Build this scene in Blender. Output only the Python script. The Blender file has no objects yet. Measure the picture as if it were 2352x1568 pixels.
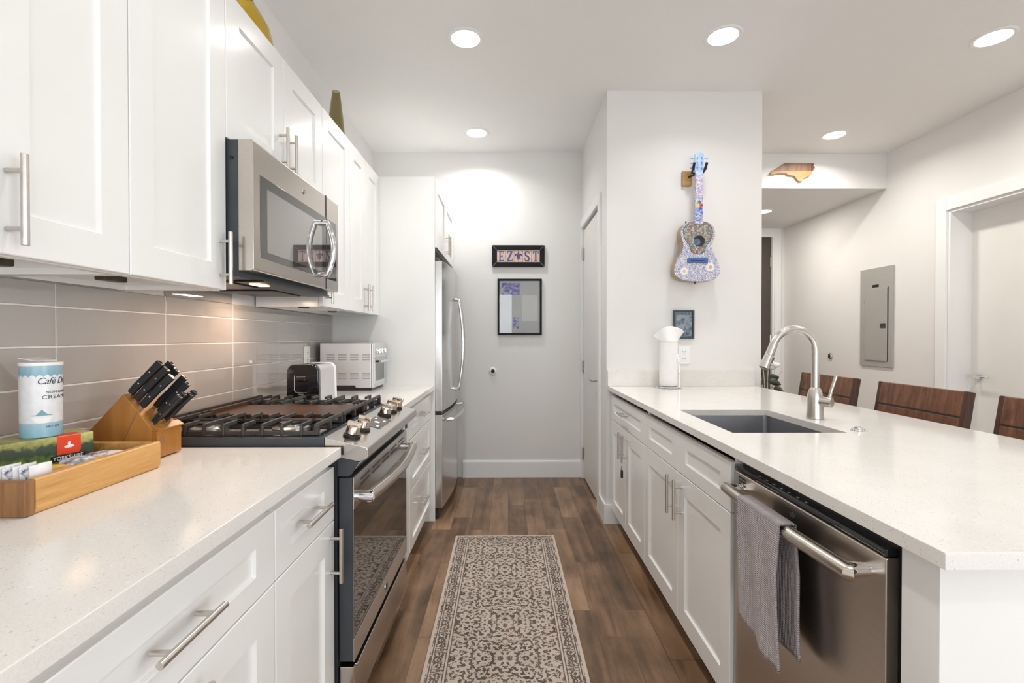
import bpy, bmesh, math, random
from mathutils import Vector, Matrix
from math import pi, sin, cos, radians as R
random.seed(11)
S = bpy.context.scene
COL = S.collection

# ------------------------------------------------------------------ camera
cam = bpy.data.cameras.new('camera'); cam.sensor_width = 36.0
cam.lens = 1112.0 / 2352.0 * 36.0
cam.clip_start = 0.02
camo = bpy.data.objects.new('camera', cam); COL.objects.link(camo)
YAW = math.atan(9.0 / 1112.0); PIT = math.atan(11.0 / 1112.0)
camo.location = (0, 0, 1.24); camo.rotation_euler = (pi/2 - PIT, 0, -YAW)
S.camera = camo
# ------------------------------------------------------------------ view
S.view_settings.view_transform = 'Standard'; S.view_settings.look = 'None'
S.view_settings.gamma = 1.0; S.view_settings.use_curve_mapping = False
S.view_settings.exposure = 0.19
S.cycles.caustics_reflective = False; S.cycles.adaptive_threshold = .02; S.cycles.max_bounces = 12; S.cycles.diffuse_bounces = 8; S.cycles.glossy_bounces = 4
# ------------------------------------------------------------------ daylight outside the windows
W = bpy.data.worlds.new('daylight'); S.world = W; W.use_nodes = True
wn = W.node_tree.nodes; bg = wn['Background']
bg.inputs[0].default_value = (0.86, 0.93, 1.0, 1); bg.inputs[1].default_value = 1.0

def area(name, loc, rot, sx, sy, power, col=(1, 1, 1), shape='RECTANGLE', spread=pi):
    l = bpy.data.lights.new(name, 'AREA'); l.shape = shape; l.size = sx; l.size_y = sy
    l.energy = power; l.color = col; l.spread = spread
    o = bpy.data.objects.new(name, l); COL.objects.link(o); o.location = loc; o.rotation_euler = rot
    return o
WIN = [(-1.05, 0.14, 0.25, 2.33), (0.75, 2.85, 0.25, 2.33)]     # x0,x1,z0,z1 of the two rear windows
REAR = -3.4
for i, (a, b, c, d) in enumerate(WIN):
    area('daylight_fill', ((a+b)/2, REAR-0.16, (c+d)/2), (R(90), 0, 0), b-a, d-c, (44, 50)[i], (0.90, 0.95, 1.0))
FILL_WIN_L = (-2.9, -.75, .35, 2.33)      # y0,y1,z0,z1 of an unseen window added in the left wall for side light
FILL_WIN_R = (-2.9, -.3, .25, 2.45)       # and of the long unseen one added in the right wall likewise
area('daylight_fill', (-1.18-.16, (FILL_WIN_L[0]+FILL_WIN_L[1])/2, (FILL_WIN_L[2]+FILL_WIN_L[3])/2), (R(90), 0, R(-90)), FILL_WIN_L[1]-FILL_WIN_L[0], FILL_WIN_L[3]-FILL_WIN_L[2], 195, (0.95, 0.98, 1.0))  # fill light behind the added left window
area('daylight_fill', (3.35+.26, (FILL_WIN_R[0]+FILL_WIN_R[1])/2, (FILL_WIN_R[2]+FILL_WIN_R[3])/2), (R(90), 0, R(90)), FILL_WIN_R[1]-FILL_WIN_R[0], FILL_WIN_R[3]-FILL_WIN_R[2], 85, (0.95, 0.98, 1.0))  # fill light behind the added right window
LAMP_W, LAMP_COL = 8.0, (1.0, 0.99, 0.97)

# ------------------------------------------------------------------ materials
def _mat(name):
    m = bpy.data.materials.new(name); m.use_nodes = True
    nt = m.node_tree; b = nt.nodes['Principled BSDF']
    return m, nt, b
def coords(nt, scale=(1, 1, 1), rot=(0, 0, 0), loc=(0, 0, 0)):
    tc = nt.nodes.new('ShaderNodeTexCoord'); mp = nt.nodes.new('ShaderNodeMapping')
    mp.inputs['Scale'].default_value = scale; mp.inputs['Rotation'].default_value = rot; mp.inputs['Location'].default_value = loc
    nt.links.new(tc.outputs['Object'], mp.inputs['Vector'])
    return mp.outputs['Vector']
def ramp(nt, fac, stops, interp='LINEAR'):
    r = nt.nodes.new('ShaderNodeValToRGB'); r.color_ramp.interpolation = interp
    e = r.color_ramp.elements
    while len(e) > 1: e.remove(e[-1])
    e[0].position = stops[0][0]; e[0].color = (*stops[0][1], 1)
    for p, c in stops[1:]:
        k = e.new(p); k.color = (*c, 1)
    nt.links.new(fac, r.inputs['Fac']); return r.outputs['Color']
def noise(nt, vec, scale, detail=3, rough=.5, dist=0):
    n = nt.nodes.new('ShaderNodeTexNoise'); n.inputs['Scale'].default_value = scale; n.inputs['Detail'].default_value = detail
    n.inputs['Roughness'].default_value = rough; n.inputs['Distortion'].default_value = dist
    if vec: nt.links.new(vec, n.inputs['Vector'])
    return n.outputs['Fac']
def mth(nt, op, a, b=None, c=None):
    n = nt.nodes.new('ShaderNodeMath'); n.operation = op
    for i, v in enumerate((a, b, c)):
        if v is None: continue
        if isinstance(v, (int, float)): n.inputs[i].default_value = v
        else: nt.links.new(v, n.inputs[i])
    return n.outputs[0]
def mixc(nt, fac, a, b, mode='MIX'):
    n = nt.nodes.new('ShaderNodeMix'); n.data_type = 'RGBA'; n.blend_type = mode
    for k, v in ((0, fac), (6, a), (7, b)):
        if isinstance(v, (int, float)): n.inputs[k].default_value = v
        elif isinstance(v, tuple): n.inputs[k].default_value = (*v, 1)
        else: nt.links.new(v, n.inputs[k])
    return n.outputs[2]
def bump(nt, b, h, dist=.002, strength=.5):
    n = nt.nodes.new('ShaderNodeBump'); n.inputs['Distance'].default_value = dist; n.inputs['Strength'].default_value = strength
    nt.links.new(h, n.inputs['Height']); nt.links.new(n.outputs[0], b.inputs['Normal'])
def plain(name, col, rough=.5, metal=0., var=.04, scale=6., stretch=(1, 1, 1), bmp=0., bscale=None, **kw):
    m, nt, b = _mat(name)
    v = coords(nt, stretch); f = noise(nt, v, scale)
    lo = tuple(min(1, c*(1-var)) for c in col); hi = tuple(min(1, c*(1+var)) for c in col)
    nt.links.new(ramp(nt, f, [(.3, lo), (.7, hi)]), b.inputs['Base Color'])
    b.inputs['Roughness'].default_value = rough; b.inputs['Metallic'].default_value = metal
    for k, x in kw.items(): b.inputs[k.replace('_', ' ')].default_value = x
    if bmp: bump(nt, b, noise(nt, v, bscale or scale*8), .001, bmp)
    return m
def brushed(name, col, rough=.28, axis='z', amt=.05):
    """brushed metal: fine streaks along one axis"""
    m, nt, b = _mat(name)
    st = {'x': (2, 300, 300), 'y': (300, 2, 300), 'z': (300, 300, 2)}[axis]
    f = noise(nt, coords(nt, st), 1., 2)
    nt.links.new(ramp(nt, f, [(.3, tuple(c*(1-amt) for c in col)), (.7, tuple(min(1, c*(1+amt)) for c in col))]), b.inputs['Base Color'])
    b.inputs['Metallic'].default_value = 1.
    r = mth(nt, 'MULTIPLY_ADD', f, .05, rough-.025); nt.links.new(r, b.inputs['Roughness'])
    return m
def emis(name, col, st):
    m, nt, b = _mat(name)
    f = noise(nt, coords(nt), 3.)
    nt.links.new(ramp(nt, f, [(0, col), (1, col)]), b.inputs['Emission Color'])
    b.inputs['Emission Strength'].default_value = st; b.inputs['Base Color'].default_value = (*col, 1)
    return m
def woodm(name, a, b_, c, axis='y', scale=1., rough=.4, ring=6.):
    """a dark, b_ mid, c light; grain runs along axis"""
    m, nt, b = _mat(name)
    st = {'x': (1.2, 14, 14), 'y': (14, 1.2, 14), 'z': (14, 14, 1.2)}[axis]
    v = coords(nt, tuple(s*scale for s in st))
    f1 = noise(nt, v, 1.3, 5, .6, .6); f2 = noise(nt, v, 7., 4, .6)
    f = mth(nt, 'MULTIPLY_ADD', f2, .4, mth(nt, 'MULTIPLY', f1, .75))
    nt.links.new(ramp(nt, f, [(.36, a), (.55, b_), (.75, c)]), b.inputs['Base Color'])
    b.inputs['Roughness'].default_value = rough
    bump(nt, b, f2, .0006, .4)
    return m

M = {}
M['wall'] = plain('wall_paint', (.77, .76, .745), .7, var=.012, scale=2, bmp=.06, bscale=160)
M['ceil'] = plain('ceiling_paint', (.86, .857, .845), .8, var=.01, scale=2, bmp=.05, bscale=140)
M['trim'] = plain('trim_paint', (.84, .85, .85), .35, var=.01)
M['doorp'] = plain('door_paint', (.80, .79, .765), .4, var=.012)
M['cab'] = plain('cabinet_lacquer', (.82, .82, .805), .22, var=.008, scale=3, Coat_Weight=.25, Coat_Roughness=.12)
M['grout'] = plain('tile_grout', (.80, .77, .73), .8, var=.05, scale=80)
M['nickel'] = plain('brushed_nickel', (.60, .565, .52), .3, 1., .02, 40)
M['steel_y'] = brushed('stainless_grain_along', (.58, .555, .525), .2, 'y')
M['steel_z'] = brushed('stainless_grain_upright', (.60, .585, .565), .22, 'z')
M['steel_x'] = brushed('stainless_grain_across', (.56, .55, .54), .3, 'x')
M['steel_dw'] = brushed('warm_stainless', (.60, .54, .48), .30, 'y', .025)
M['steel_mw'] = brushed('microwave_stainless', (.56, .51, .465), .24, 'y', .03)
M['steel_bar'] = plain('satin_stainless_bar', (.62, .57, .51), .24, 1., .02, 30)
M['steel_soft'] = plain('soft_satin_steel', (.74, .735, .745), .48, .85, .02, 10)
M['sinksteel'] = brushed('sink_stainless', (.44, .44, .46), .36, 'y')
M['chrome'] = plain('chrome', (.78, .78, .79), .06, 1., .01)
M['bronze'] = plain('warm_chrome', (.72, .62, .52), .1, 1., .04, 30)
M['black'] = plain('black_plastic', (.018, .018, .02), .35, var=.1)
M['gloss'] = plain('glossy_black', (.008, .009, .012), .05, var=.1, Coat_Weight=.5, Coat_Roughness=.03)
M['oglass'] = plain('oven_glass', (.012, .009, .007), .035, var=.1, Specular_IOR_Level=1.0, IOR=2.2)
M['mglass'] = plain('microwave_glass', (.055, .050, .045), .015, var=.05, Specular_IOR_Level=.8, IOR=1.9)
M['iron'] = plain('cast_iron', (.035, .032, .03), .42, var=.3, scale=60, bmp=.3, bscale=300)
M['griddle'] = plain('seasoned_griddle', (.085, .043, .026), .33, .3, .25, 9)
M['slate'] = plain('dark_slate_metal', (.055, .062, .072), .42, .3, .08, 12)
M['darkgrey'] = plain('dark_grey_plastic', (.06, .06, .065), .4, var=.1)
M['white'] = plain('white_plastic', (.85, .85, .84), .3, var=.01)
M['paper'] = plain('paper_white', (.86, .86, .85), .9, var=.02, scale=30, bmp=.35, bscale=180)
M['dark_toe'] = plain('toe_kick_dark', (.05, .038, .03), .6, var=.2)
M['mplate'] = plain('brown_bronze_plate', (.075, .06, .042), .4, .6, .3, 40)
M['glow'] = emis('lamp_diffuser', (1., .97, .92), 14.)
M['warmglow'] = emis('hood_lamp_lens', (1., .62, .30), 10.)
M['blockwood'] = woodm('knife_block_wood', (.27, .105, .020), (.38, .16, .035), (.46, .21, .055), 'z', .8, .35)
M['tray'] = woodm('acacia_tray_wood', (.30, .135, .035), (.55, .285, .085), (.66, .38, .14), 'y', 1.6, .45)
M['traydark'] = woodm('acacia_end_grain', (.16, .075, .03), (.27, .13, .05), (.36, .19, .08), 'z', 1.6, .5)
M['stool'] = woodm('dark_rustic_wood', (.055, .02, .009), (.155, .058, .025), (.25, .105, .048), 'z', 2.2, .42)
M['stooledge'] = woodm('dark_rustic_edge', (.02, .008, .004), (.06, .023, .011), (.10, .04, .02), 'z', 2.2, .5)
M['ncdark'] = woodm('walnut_strip', (.10, .045, .024), (.20, .10, .055), (.27, .15, .085), 'z', 1.5, .5)
M['nclight'] = woodm('oak_strip', (.29, .15, .05), (.40, .225, .08), (.46, .28, .12), 'x', 1.5, .5)
M['entry'] = plain('dark_taupe_door', (.075, .062, .052), .45, var=.06)
M['greypanel'] = plain('grey_enamel', (.42, .41, .385), .4, .15, .02)
M['leaf'] = plain('dark_leaf', (.075, .09, .065), .4, var=.2, scale=20)
M['soil'] = plain('potting_soil', (.05, .035, .025), .95, var=.4, scale=80)
M['pot'] = plain('white_glazed_pot', (.82, .82, .8), .25, var=.02)
M['stem'] = plain('pale_twig', (.55, .50, .40), .7, var=.15, scale=40)
M['bloom'] = plain('white_petal', (.85, .86, .87), .6, var=.03)
M['frameblk'] = plain('black_wood_frame', (.006, .006, .006), .6, var=.15, scale=20, Specular_IOR_Level=.25)
M['mat'] = plain('grey_mount_board', (.68, .70, .69), .8, var=.02)
M['card'] = plain('white_card', (.88, .88, .86), .7, var=.02)
M['label_black'] = plain('black_label', (.012, .012, .014), .5, var=.1)
M['ink'] = plain('dark_ink', (.05, .06, .075), .6, var=.1)
M['inkwhite'] = plain('white_ink', (.85, .85, .84), .6, var=.02)
M['inkred'] = plain('orange_red_print', (.78, .055, .012), .45, var=.08, scale=30)
M['purple'] = plain('purple_glaze', (.085, .06, .25), .35, var=.2, scale=40)
M['rubber'] = plain('black_rubber', (.02, .02, .02), .7, var=.1)
M['metalblk'] = plain('black_powder_coat', (.02, .02, .021), .45, .4, .1)
M['headblue'] = plain('pale_blue_paint', (.42, .58, .85), .35, var=.25, scale=35)
M['bridge'] = plain('mid_blue_paint', (.045, .12, .36), .4, var=.15, scale=30)
M['cloudyel'] = plain('gold', (.7, .5, .1), .3)

def glassm(name, tint=(1, 1, 1), rough=.0):
    m, nt, b = _mat(name)
    nt.links.new(ramp(nt, noise(nt, coords(nt), 5), [(0, tint), (1, tint)]), b.inputs['Base Color'])
    b.inputs['Transmission Weight'].default_value = 1.; b.inputs['Roughness'].default_value = rough; b.inputs['IOR'].default_value = 1.5
    return m
M['amber'] = glassm('amber_glass', (.90, .72, .14), .02)
M['olive'] = glassm('smoky_olive_glass', (.52, .46, .30), .03)
def panem(name):
    """thin picture glass: clear, with a Fresnel reflection"""
    m, nt, b = _mat(name)
    out = nt.nodes['Material Output']; tr = nt.nodes.new('ShaderNodeBsdfTransparent'); gl = nt.nodes.new('ShaderNodeBsdfGlossy')
    gl.inputs['Roughness'].default_value = .02; fr = nt.nodes.new('ShaderNodeFresnel'); fr.inputs['IOR'].default_value = 1.45
    n = noise(nt, coords(nt), 4.); bump(nt, gl, n, .0002, .1)
    mx = nt.nodes.new('ShaderNodeMixShader'); nt.links.new(fr.outputs[0], mx.inputs[0]); nt.links.new(tr.outputs[0], mx.inputs[1]); nt.links.new(gl.outputs[0], mx.inputs[2])
    nt.links.new(mx.outputs[0], out.inputs['Surface']); return m
M['pane'] = panem('picture_glass')

def quartz():
    m, nt, b = _mat('white_quartz'); v = coords(nt)
    base = ramp(nt, noise(nt, v, 9., 4), [(.3, (.765, .745, .712)), (.7, (.80, .78, .75))])
    vo = nt.nodes.new('ShaderNodeTexVoronoi'); vo.inputs['Scale'].default_value = 260; nt.links.new(v, vo.inputs['Vector'])
    sep = nt.nodes.new('ShaderNodeSeparateColor'); nt.links.new(vo.outputs['Color'], sep.inputs[0])
    dk = mth(nt, 'MULTIPLY', mth(nt, 'GREATER_THAN', sep.outputs[0], .955), mth(nt, 'LESS_THAN', vo.outputs['Distance'], .42))
    c = mixc(nt, mth(nt, 'MULTIPLY', dk, .4), base, (.34, .29, .24))
    vo2 = nt.nodes.new('ShaderNodeTexVoronoi'); vo2.inputs['Scale'].default_value = 90; nt.links.new(v, vo2.inputs['Vector'])
    sp = nt.nodes.new('ShaderNodeSeparateColor'); nt.links.new(vo2.outputs['Color'], sp.inputs[0])
    wh = mth(nt, 'MULTIPLY', mth(nt, 'GREATER_THAN', sp.outputs[1], .985), mth(nt, 'LESS_THAN', vo2.outputs['Distance'], .25))
    c = mixc(nt, mth(nt, 'MULTIPLY', wh, .6), c, (.95, .95, .94))
    fine = noise(nt, v, 420., 2); c = mixc(nt, .14, c, ramp(nt, fine, [(.35, (.45, .42, .38)), (.6, (.95, .94, .92))]), 'MULTIPLY')
    nt.links.new(c, b.inputs['Base Color']); b.inputs['Roughness'].default_value = .13
    return m
M['quartz'] = quartz()

def floorm():
    m, nt, b = _mat('scraped_maple_planks')
    v = coords(nt, rot=(0, 0, R(90)))
    br = nt.nodes.new('ShaderNodeTexBrick'); nt.links.new(v, br.inputs['Vector'])
    br.offset = .37; br.offset_frequency = 2; br.squash = .72; br.squash_frequency = 3
    for k, x in (('Scale', 1.), ('Mortar Size', .0016), ('Mortar Smooth', .3), ('Bias', 0.), ('Brick Width', .92), ('Row Height', .124)): br.inputs[k].default_value = x
    br.inputs['Color1'].default_value = (0, 0, 0, 1); br.inputs['Color2'].default_value = (1, 1, 1, 1); br.inputs['Mortar'].default_value = (.5, .5, .5, 1)
    tone = nt.nodes.new('ShaderNodeRGBToBW'); nt.links.new(br.outputs['Color'], tone.inputs[0])
    ofs = nt.nodes.new('ShaderNodeVectorMath'); ofs.operation = 'MULTIPLY_ADD'; nt.links.new(br.outputs['Color'], ofs.inputs[0]); ofs.inputs[1].default_value = (7, 5, 3)
    mp = coords(nt, (10, 1.1, 1)); nt.links.new(mp, ofs.inputs[2])
    g1 = noise(nt, ofs.outputs[0], 1.6, 6, .62, .5); g2 = noise(nt, coords(nt, (5, 3, 1)), 1.2, 4, .6)
    g3 = noise(nt, ofs.outputs[0], .5, 3, .5, 1.)
    f = mth(nt, 'MULTIPLY_ADD', tone.outputs[0], .11, mth(nt, 'MULTIPLY_ADD', g1, .42, mth(nt, 'MULTIPLY_ADD', g2, .30, mth(nt, 'MULTIPLY', g3, .30))))
    f = mth(nt, 'MULTIPLY_ADD', mth(nt, 'SUBTRACT', f, .565), 1.35, .53)
    c = ramp(nt, f, [(.33, (.056, .030, .016)), (.47, (.148, .083, .044)), (.58, (.235, .138, .078)), (.74, (.36, .225, .135))])
    c = mixc(nt, mth(nt, 'MULTIPLY', br.outputs['Fac'], .5), c, (.03, .018, .012))
    nt.links.new(c, b.inputs['Base Color'])
    nt.links.new(mth(nt, 'MULTIPLY_ADD', g1, .18, .24), b.inputs['Roughness'])
    bump(nt, b, mth(nt, 'SUBTRACT', g1, mth(nt, 'MULTIPLY', br.outputs['Fac'], 1.5)), .0016, .5)
    return m
M['floor'] = floorm()

def tilem():
    m, nt, b = _mat('glossy_grey_tile'); v = coords(nt)
    rnd = nt.nodes.new('ShaderNodeNewGeometry')
    c = ramp(nt, rnd.outputs['Random Per Island'], [(0, (.385, .362, .342)), (1, (.42, .395, .375))])
    c = mixc(nt, .3, c, ramp(nt, noise(nt, v, 5., 3), [(.3, (.37, .35, .33)), (.7, (.43, .405, .385))]))
    nt.links.new(c, b.inputs['Base Color']); b.inputs['Roughness'].default_value = .025; b.inputs['Specular IOR Level'].default_value = .8
    bump(nt, b, noise(nt, v, 4., 2), .004, .03)
    return m
M['tile'] = tilem()

def rugm():
    """runner: beige ground, dark mirrored floral field, dense border between two pale lines (object coordinates, origin at centre)"""
    m, nt, b = _mat('woven_rug')
    tc = nt.nodes.new('ShaderNodeTexCoord'); sx = nt.nodes.new('ShaderNodeSeparateXYZ'); nt.links.new(tc.outputs['Object'], sx.inputs[0])
    ax = mth(nt, 'ABSOLUTE', sx.outputs[0]); y = sx.outputs[1]; ay = mth(nt, 'ABSOLUTE', y)
    py = mth(nt, 'PINGPONG', y, .235)
    def comb(a, c):
        n = nt.nodes.new('ShaderNodeCombineXYZ'); nt.links.new(a, n.inputs[0]); nt.links.new(c, n.inputs[1]); return n.outputs[0]
    vm = comb(ax, py)
    wob = nt.nodes.new('ShaderNodeTexNoise'); wob.inputs['Scale'].default_value = 14; nt.links.new(vm, wob.inputs['Vector'])
    vv = nt.nodes.new('ShaderNodeVectorMath'); vv.operation = 'MULTIPLY_ADD'; nt.links.new(wob.outputs['Color'], vv.inputs[0]); vv.inputs[1].default_value = (.05, .05, 0); nt.links.new(vm, vv.inputs[2])
    vo = nt.nodes.new('ShaderNodeTexVoronoi'); vo.inputs['Scale'].default_value = 11; nt.links.new(vv.outputs[0], vo.inputs['Vector'])
    vo.inputs['Randomness'].default_value = .55
    n1 = noise(nt, vv.outputs[0], 62., 2, .5); n2 = noise(nt, vm, 95., 1, .5)
    rings = mth(nt, 'SINE', mth(nt, 'MULTIPLY', vo.outputs['Distance'], 30.))
    petals = mth(nt, 'MULTIPLY', mth(nt, 'GREATER_THAN', rings, .15), mth(nt, 'GREATER_THAN', n1, .485))
    specks = mth(nt, 'GREATER_THAN', mth(nt, 'MULTIPLY_ADD', n2, .45, mth(nt, 'MULTIPLY', n1, .55)), .545)
    field = mth(nt, 'MAXIMUM', petals, specks)
    pyb = mth(nt, 'PINGPONG', y, .06)
    bn = noise(nt, comb(ax, pyb), 92., 2, .5); bn2 = noise(nt, comb(mth(nt, 'PINGPONG', ax, .06), ay), 92., 2, .5)
    # distance from edge: x from .30, y from .915
    ex = mth(nt, 'SUBTRACT', .305, ax); ey = mth(nt, 'SUBTRACT', .915, ay); e = mth(nt, 'MINIMUM', ex, ey)
    bsel = mth(nt, 'LESS_THAN', ex, ey)
    bb = mth(nt, 'ADD', mth(nt, 'MULTIPLY', bsel, bn), mth(nt, 'MULTIPLY', mth(nt, 'SUBTRACT', 1., bsel), bn2))
    border = mth(nt, 'GREATER_THAN', bb, .49)
    inb = mth(nt, 'LESS_THAN', e, .083)
    dark = mth(nt, 'ADD', mth(nt, 'MULTIPLY', inb, border), mth(nt, 'MULTIPLY', mth(nt, 'SUBTRACT', 1., inb), field))
    def band(a, w): return mth(nt, 'LESS_THAN', mth(nt, 'ABSOLUTE', mth(nt, 'SUBTRACT', e, a)), w)
    light = mth(nt, 'MAXIMUM', mth(nt, 'MAXIMUM', mth(nt, 'LESS_THAN', e, .014), band(.083, .0035)), band(.027, .0018))
    dline = mth(nt, 'MAXIMUM', mth(nt, 'MAXIMUM', band(.0885, .0022), band(.077, .0018)), band(.0225, .002))
    ground = ramp(nt, noise(nt, tc.outputs['Object'], 7., 3), [(.35, (.47, .39, .325)), (.55, (.54, .46, .39)), (.7, (.52, .40, .345))])
    dcol = ramp(nt, noise(nt, tc.outputs['Object'], 9., 3), [(.35, (.075, .055, .043)), (.65, (.15, .112, .09))])
    c = mixc(nt, mth(nt, 'MINIMUM', dark, 1.), ground, dcol); c = mixc(nt, dline, c, (.13, .10, .085)); c = mixc(nt, light, c, (.56, .46, .385))
    fz = noise(nt, tc.outputs['Object'], 380., 2); c = mixc(nt, .35, c, ramp(nt, fz, [(.3, (.45, .45, .45)), (.7, (1, 1, 1))]), 'MULTIPLY')
    nt.links.new(c, b.inputs['Base Color']); b.inputs['Roughness'].default_value = .95
    bump(nt, b, fz, .002, .6)
    return m
M['rug'] = rugm()

def doodle(name, scale, cols, line, lw=.07, seed=0.):
    """hand-painted curls: warped cells with dark outlines"""
    m, nt, b = _mat(name); v = coords(nt, loc=(seed, seed*.7, 0))
    w = nt.nodes.new('ShaderNodeTexNoise'); w.inputs['Scale'].default_value = scale*.6; nt.links.new(v, w.inputs['Vector'])
    vv = nt.nodes.new('ShaderNodeVectorMath'); vv.operation = 'MULTIPLY_ADD'; nt.links.new(w.outputs['Color'], vv.inputs[0]); vv.inputs[1].default_value = (1.6/scale,)*3; nt.links.new(v, vv.inputs[2])
    vo = nt.nodes.new('ShaderNodeTexVoronoi'); vo.inputs['Scale'].default_value = scale; nt.links.new(vv.outputs[0], vo.inputs['Vector'])
    ed = nt.nodes.new('ShaderNodeTexVoronoi'); ed.feature = 'DISTANCE_TO_EDGE'; ed.inputs['Scale'].default_value = scale; nt.links.new(vv.outputs[0], ed.inputs['Vector'])
    sp = nt.nodes.new('ShaderNodeSeparateColor'); nt.links.new(vo.outputs['Color'], sp.inputs[0])
    n = len(cols); c = ramp(nt, sp.outputs[0], [(i/n, q) for i, q in enumerate(cols)], 'CONSTANT')
    curl = mth(nt, 'GREATER_THAN', mth(nt, 'SINE', mth(nt, 'MULTIPLY', vo.outputs['Distance'], 22.)), .72)
    l = mth(nt, 'MAXIMUM', mth(nt, 'LESS_THAN', ed.outputs['Distance'], lw), mth(nt, 'MULTIPLY', curl, mth(nt, 'GREATER_THAN', sp.outputs[1], .35)))
    c = mixc(nt, mth(nt, 'MULTIPLY', l, .8), c, line)
    nt.links.new(c, b.inputs['Base Color']); b.inputs['Roughness'].default_value = .4
    return m
M['gbody'] = doodle('painted_curls', 92., [(.78, .78, .80), (.80, .80, .84), (.60, .64, .82), (.80, .78, .76), (.72, .68, .80)], (.13, .12, .24), .085)
M['gside'] = plain('guitar_side_varnish', (.36, .27, .17), .4, var=.2, scale=20)
M['gneck'] = doodle('painted_neck', 110., [(.80, .74, .80), (.82, .80, .80), (.70, .62, .76), (.55, .62, .85)], (.20, .12, .34), .07, 1.3)
M['gneckblue'] = doodle('painted_neck_blue', 110., [(.45, .55, .85), (.75, .78, .88), (.16, .25, .62)], (.06, .07, .28), .07, 2.1)
M['gmosaic'] = doodle('painted_mosaic', 100., [(.50, .54, .48), (.16, .30, .25), (.55, .40, .22), (.45, .14, .09), (.55, .55, .53), (.26, .31, .42), (.34, .24, .18), (.44, .46, .42)], (.06, .055, .05), .07, .4)
M['boxprint'] = None
def boxm():
    """printed country view: meadows above, dark tree line, green lower field"""
    m, nt, b = _mat('printed_landscape'); tc = nt.nodes.new('ShaderNodeTexCoord')
    sp = nt.nodes.new('ShaderNodeSeparateXYZ'); nt.links.new(tc.outputs['Object'], sp.inputs[0])
    n = noise(nt, tc.outputs['Object'], 46., 4, .6); n2 = noise(nt, tc.outputs['Object'], 130., 3)
    h = mth(nt, 'MULTIPLY_ADD', n, .045, mth(nt, 'MULTIPLY_ADD', sp.outputs[1], .09, sp.outputs[2]))
    c = ramp(nt, mth(nt, 'MULTIPLY', h, 8.), [(.0, (.05, .08, .02)), (.34, (.30, .36, .10)), (.50, (.16, .25, .05)), (.58, (.05, .08, .045)), (.70, (.06, .095, .07)), (.76, (.36, .36, .12)), (.92, (.62, .58, .22)), (1., (.42, .33, .16))])
    c = mixc(nt, .45, c, ramp(nt, n2, [(.3, (.35, .35, .3)), (.7, (1, 1, 1))]), 'MULTIPLY')
    nt.links.new(c, b.inputs['Base Color']); b.inputs['Roughness'].default_value = .35
    return m
M['boxprint'] = boxm()
def labelm():
    """canister label by height: blue band with scalloped edge, pale middle, blue foot"""
    m, nt, b = _mat('canister_label'); tc = nt.nodes.new('ShaderNodeTexCoord')
    sp = nt.nodes.new('ShaderNodeSeparateXYZ'); nt.links.new(tc.outputs['Object'], sp.inputs[0])
    an = mth(nt, 'ARCTAN2', sp.outputs[1], sp.outputs[0])
    sc = mth(nt, 'MULTIPLY', mth(nt, 'ABSOLUTE', mth(nt, 'SINE', mth(nt, 'MULTIPLY', an, 9.))), .005)
    z = mth(nt, 'SUBTRACT', sp.outputs[2], mth(nt, 'MULTIPLY', sc, mth(nt, 'GREATER_THAN', sp.outputs[2], .09)))
    c = ramp(nt, mth(nt, 'MULTIPLY', z, 5.), [(0, (.20, .42, .53)), (.155, (.33, .50, .60)), (.168, (.74, .76, .78)), (.66, (.78, .79, .80)), (.672, (.22, .40, .50)), (.80, (.36, .52, .60))], 'LINEAR')
    sm = noise(nt, tc.outputs['Object'], 60., 4); c = mixc(nt, .12, c, ramp(nt, sm, [(.4, (.5, .52, .56)), (.6, (1, 1, 1))]), 'MULTIPLY')
    nt.links.new(c, b.inputs['Base Color']); b.inputs['Roughness'].default_value = .3
    return m
M['canlabel'] = labelm()
def photom(name, sc, stops):
    m, nt, b = _mat(name); f = noise(nt, coords(nt, (1, 1, 1.4)), sc, 4, .55, .4)
    nt.links.new(ramp(nt, f, stops), b.inputs['Base Color']); b.inputs['Roughness'].default_value = .4
    return m
M['photoblue'] = photom('blue_photo_print', 26., [(.35, (.06, .12, .16)), (.48, (.28, .38, .46)), (.6, (.52, .58, .68)), (.75, (.62, .60, .68))])
M['artblue'] = photom('violet_print', 30., [(.38, (.70, .68, .74)), (.5, (.30, .28, .62)), (.6, (.05, .06, .48)), (.8, (.12, .12, .5))])
def towelm():
    m, nt, b = _mat('waffle_weave'); v = coords(nt, rot=(0, 0, 0))
    tc = nt.nodes.new('ShaderNodeUVMap')
    sp = nt.nodes.new('ShaderNodeSeparateXYZ'); nt.links.new(tc.outputs[0], sp.inputs[0])
    a = mth(nt, 'SINE', mth(nt, 'MULTIPLY', mth(nt, 'ADD', sp.outputs[0], sp.outputs[1]), 620.)); c2 = mth(nt, 'SINE', mth(nt, 'MULTIPLY', mth(nt, 'SUBTRACT', sp.outputs[0], sp.outputs[1]), 620.))
    h = mth(nt, 'MULTIPLY', a, c2)
    n = noise(nt, v, 30.)
    f = mth(nt, 'MULTIPLY_ADD', h, .25, mth(nt, 'MULTIPLY_ADD', n, .3, .35))
    nt.links.new(ramp(nt, f, [(.15, (.33, .285, .295)), (.75, (.63, .565, .575))]), b.inputs['Base Color'])
    b.inputs['Roughness'].default_value = .95; bump(nt, b, h, .0022, .9)
    return m
M['towel'] = towelm()
def packetm(name, a, c, sc=55.):
    return photom(name, sc, [(.38, a), (.5, c), (.62, (.82, .82, .82))])
M['pk_white'] = plain('white_sachet', (.80, .80, .82), .45, var=.05, scale=60)
M['pk_navy'] = packetm('white_navy_sachet', (.04, .05, .10), (.76, .77, .80), 70.)
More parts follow.
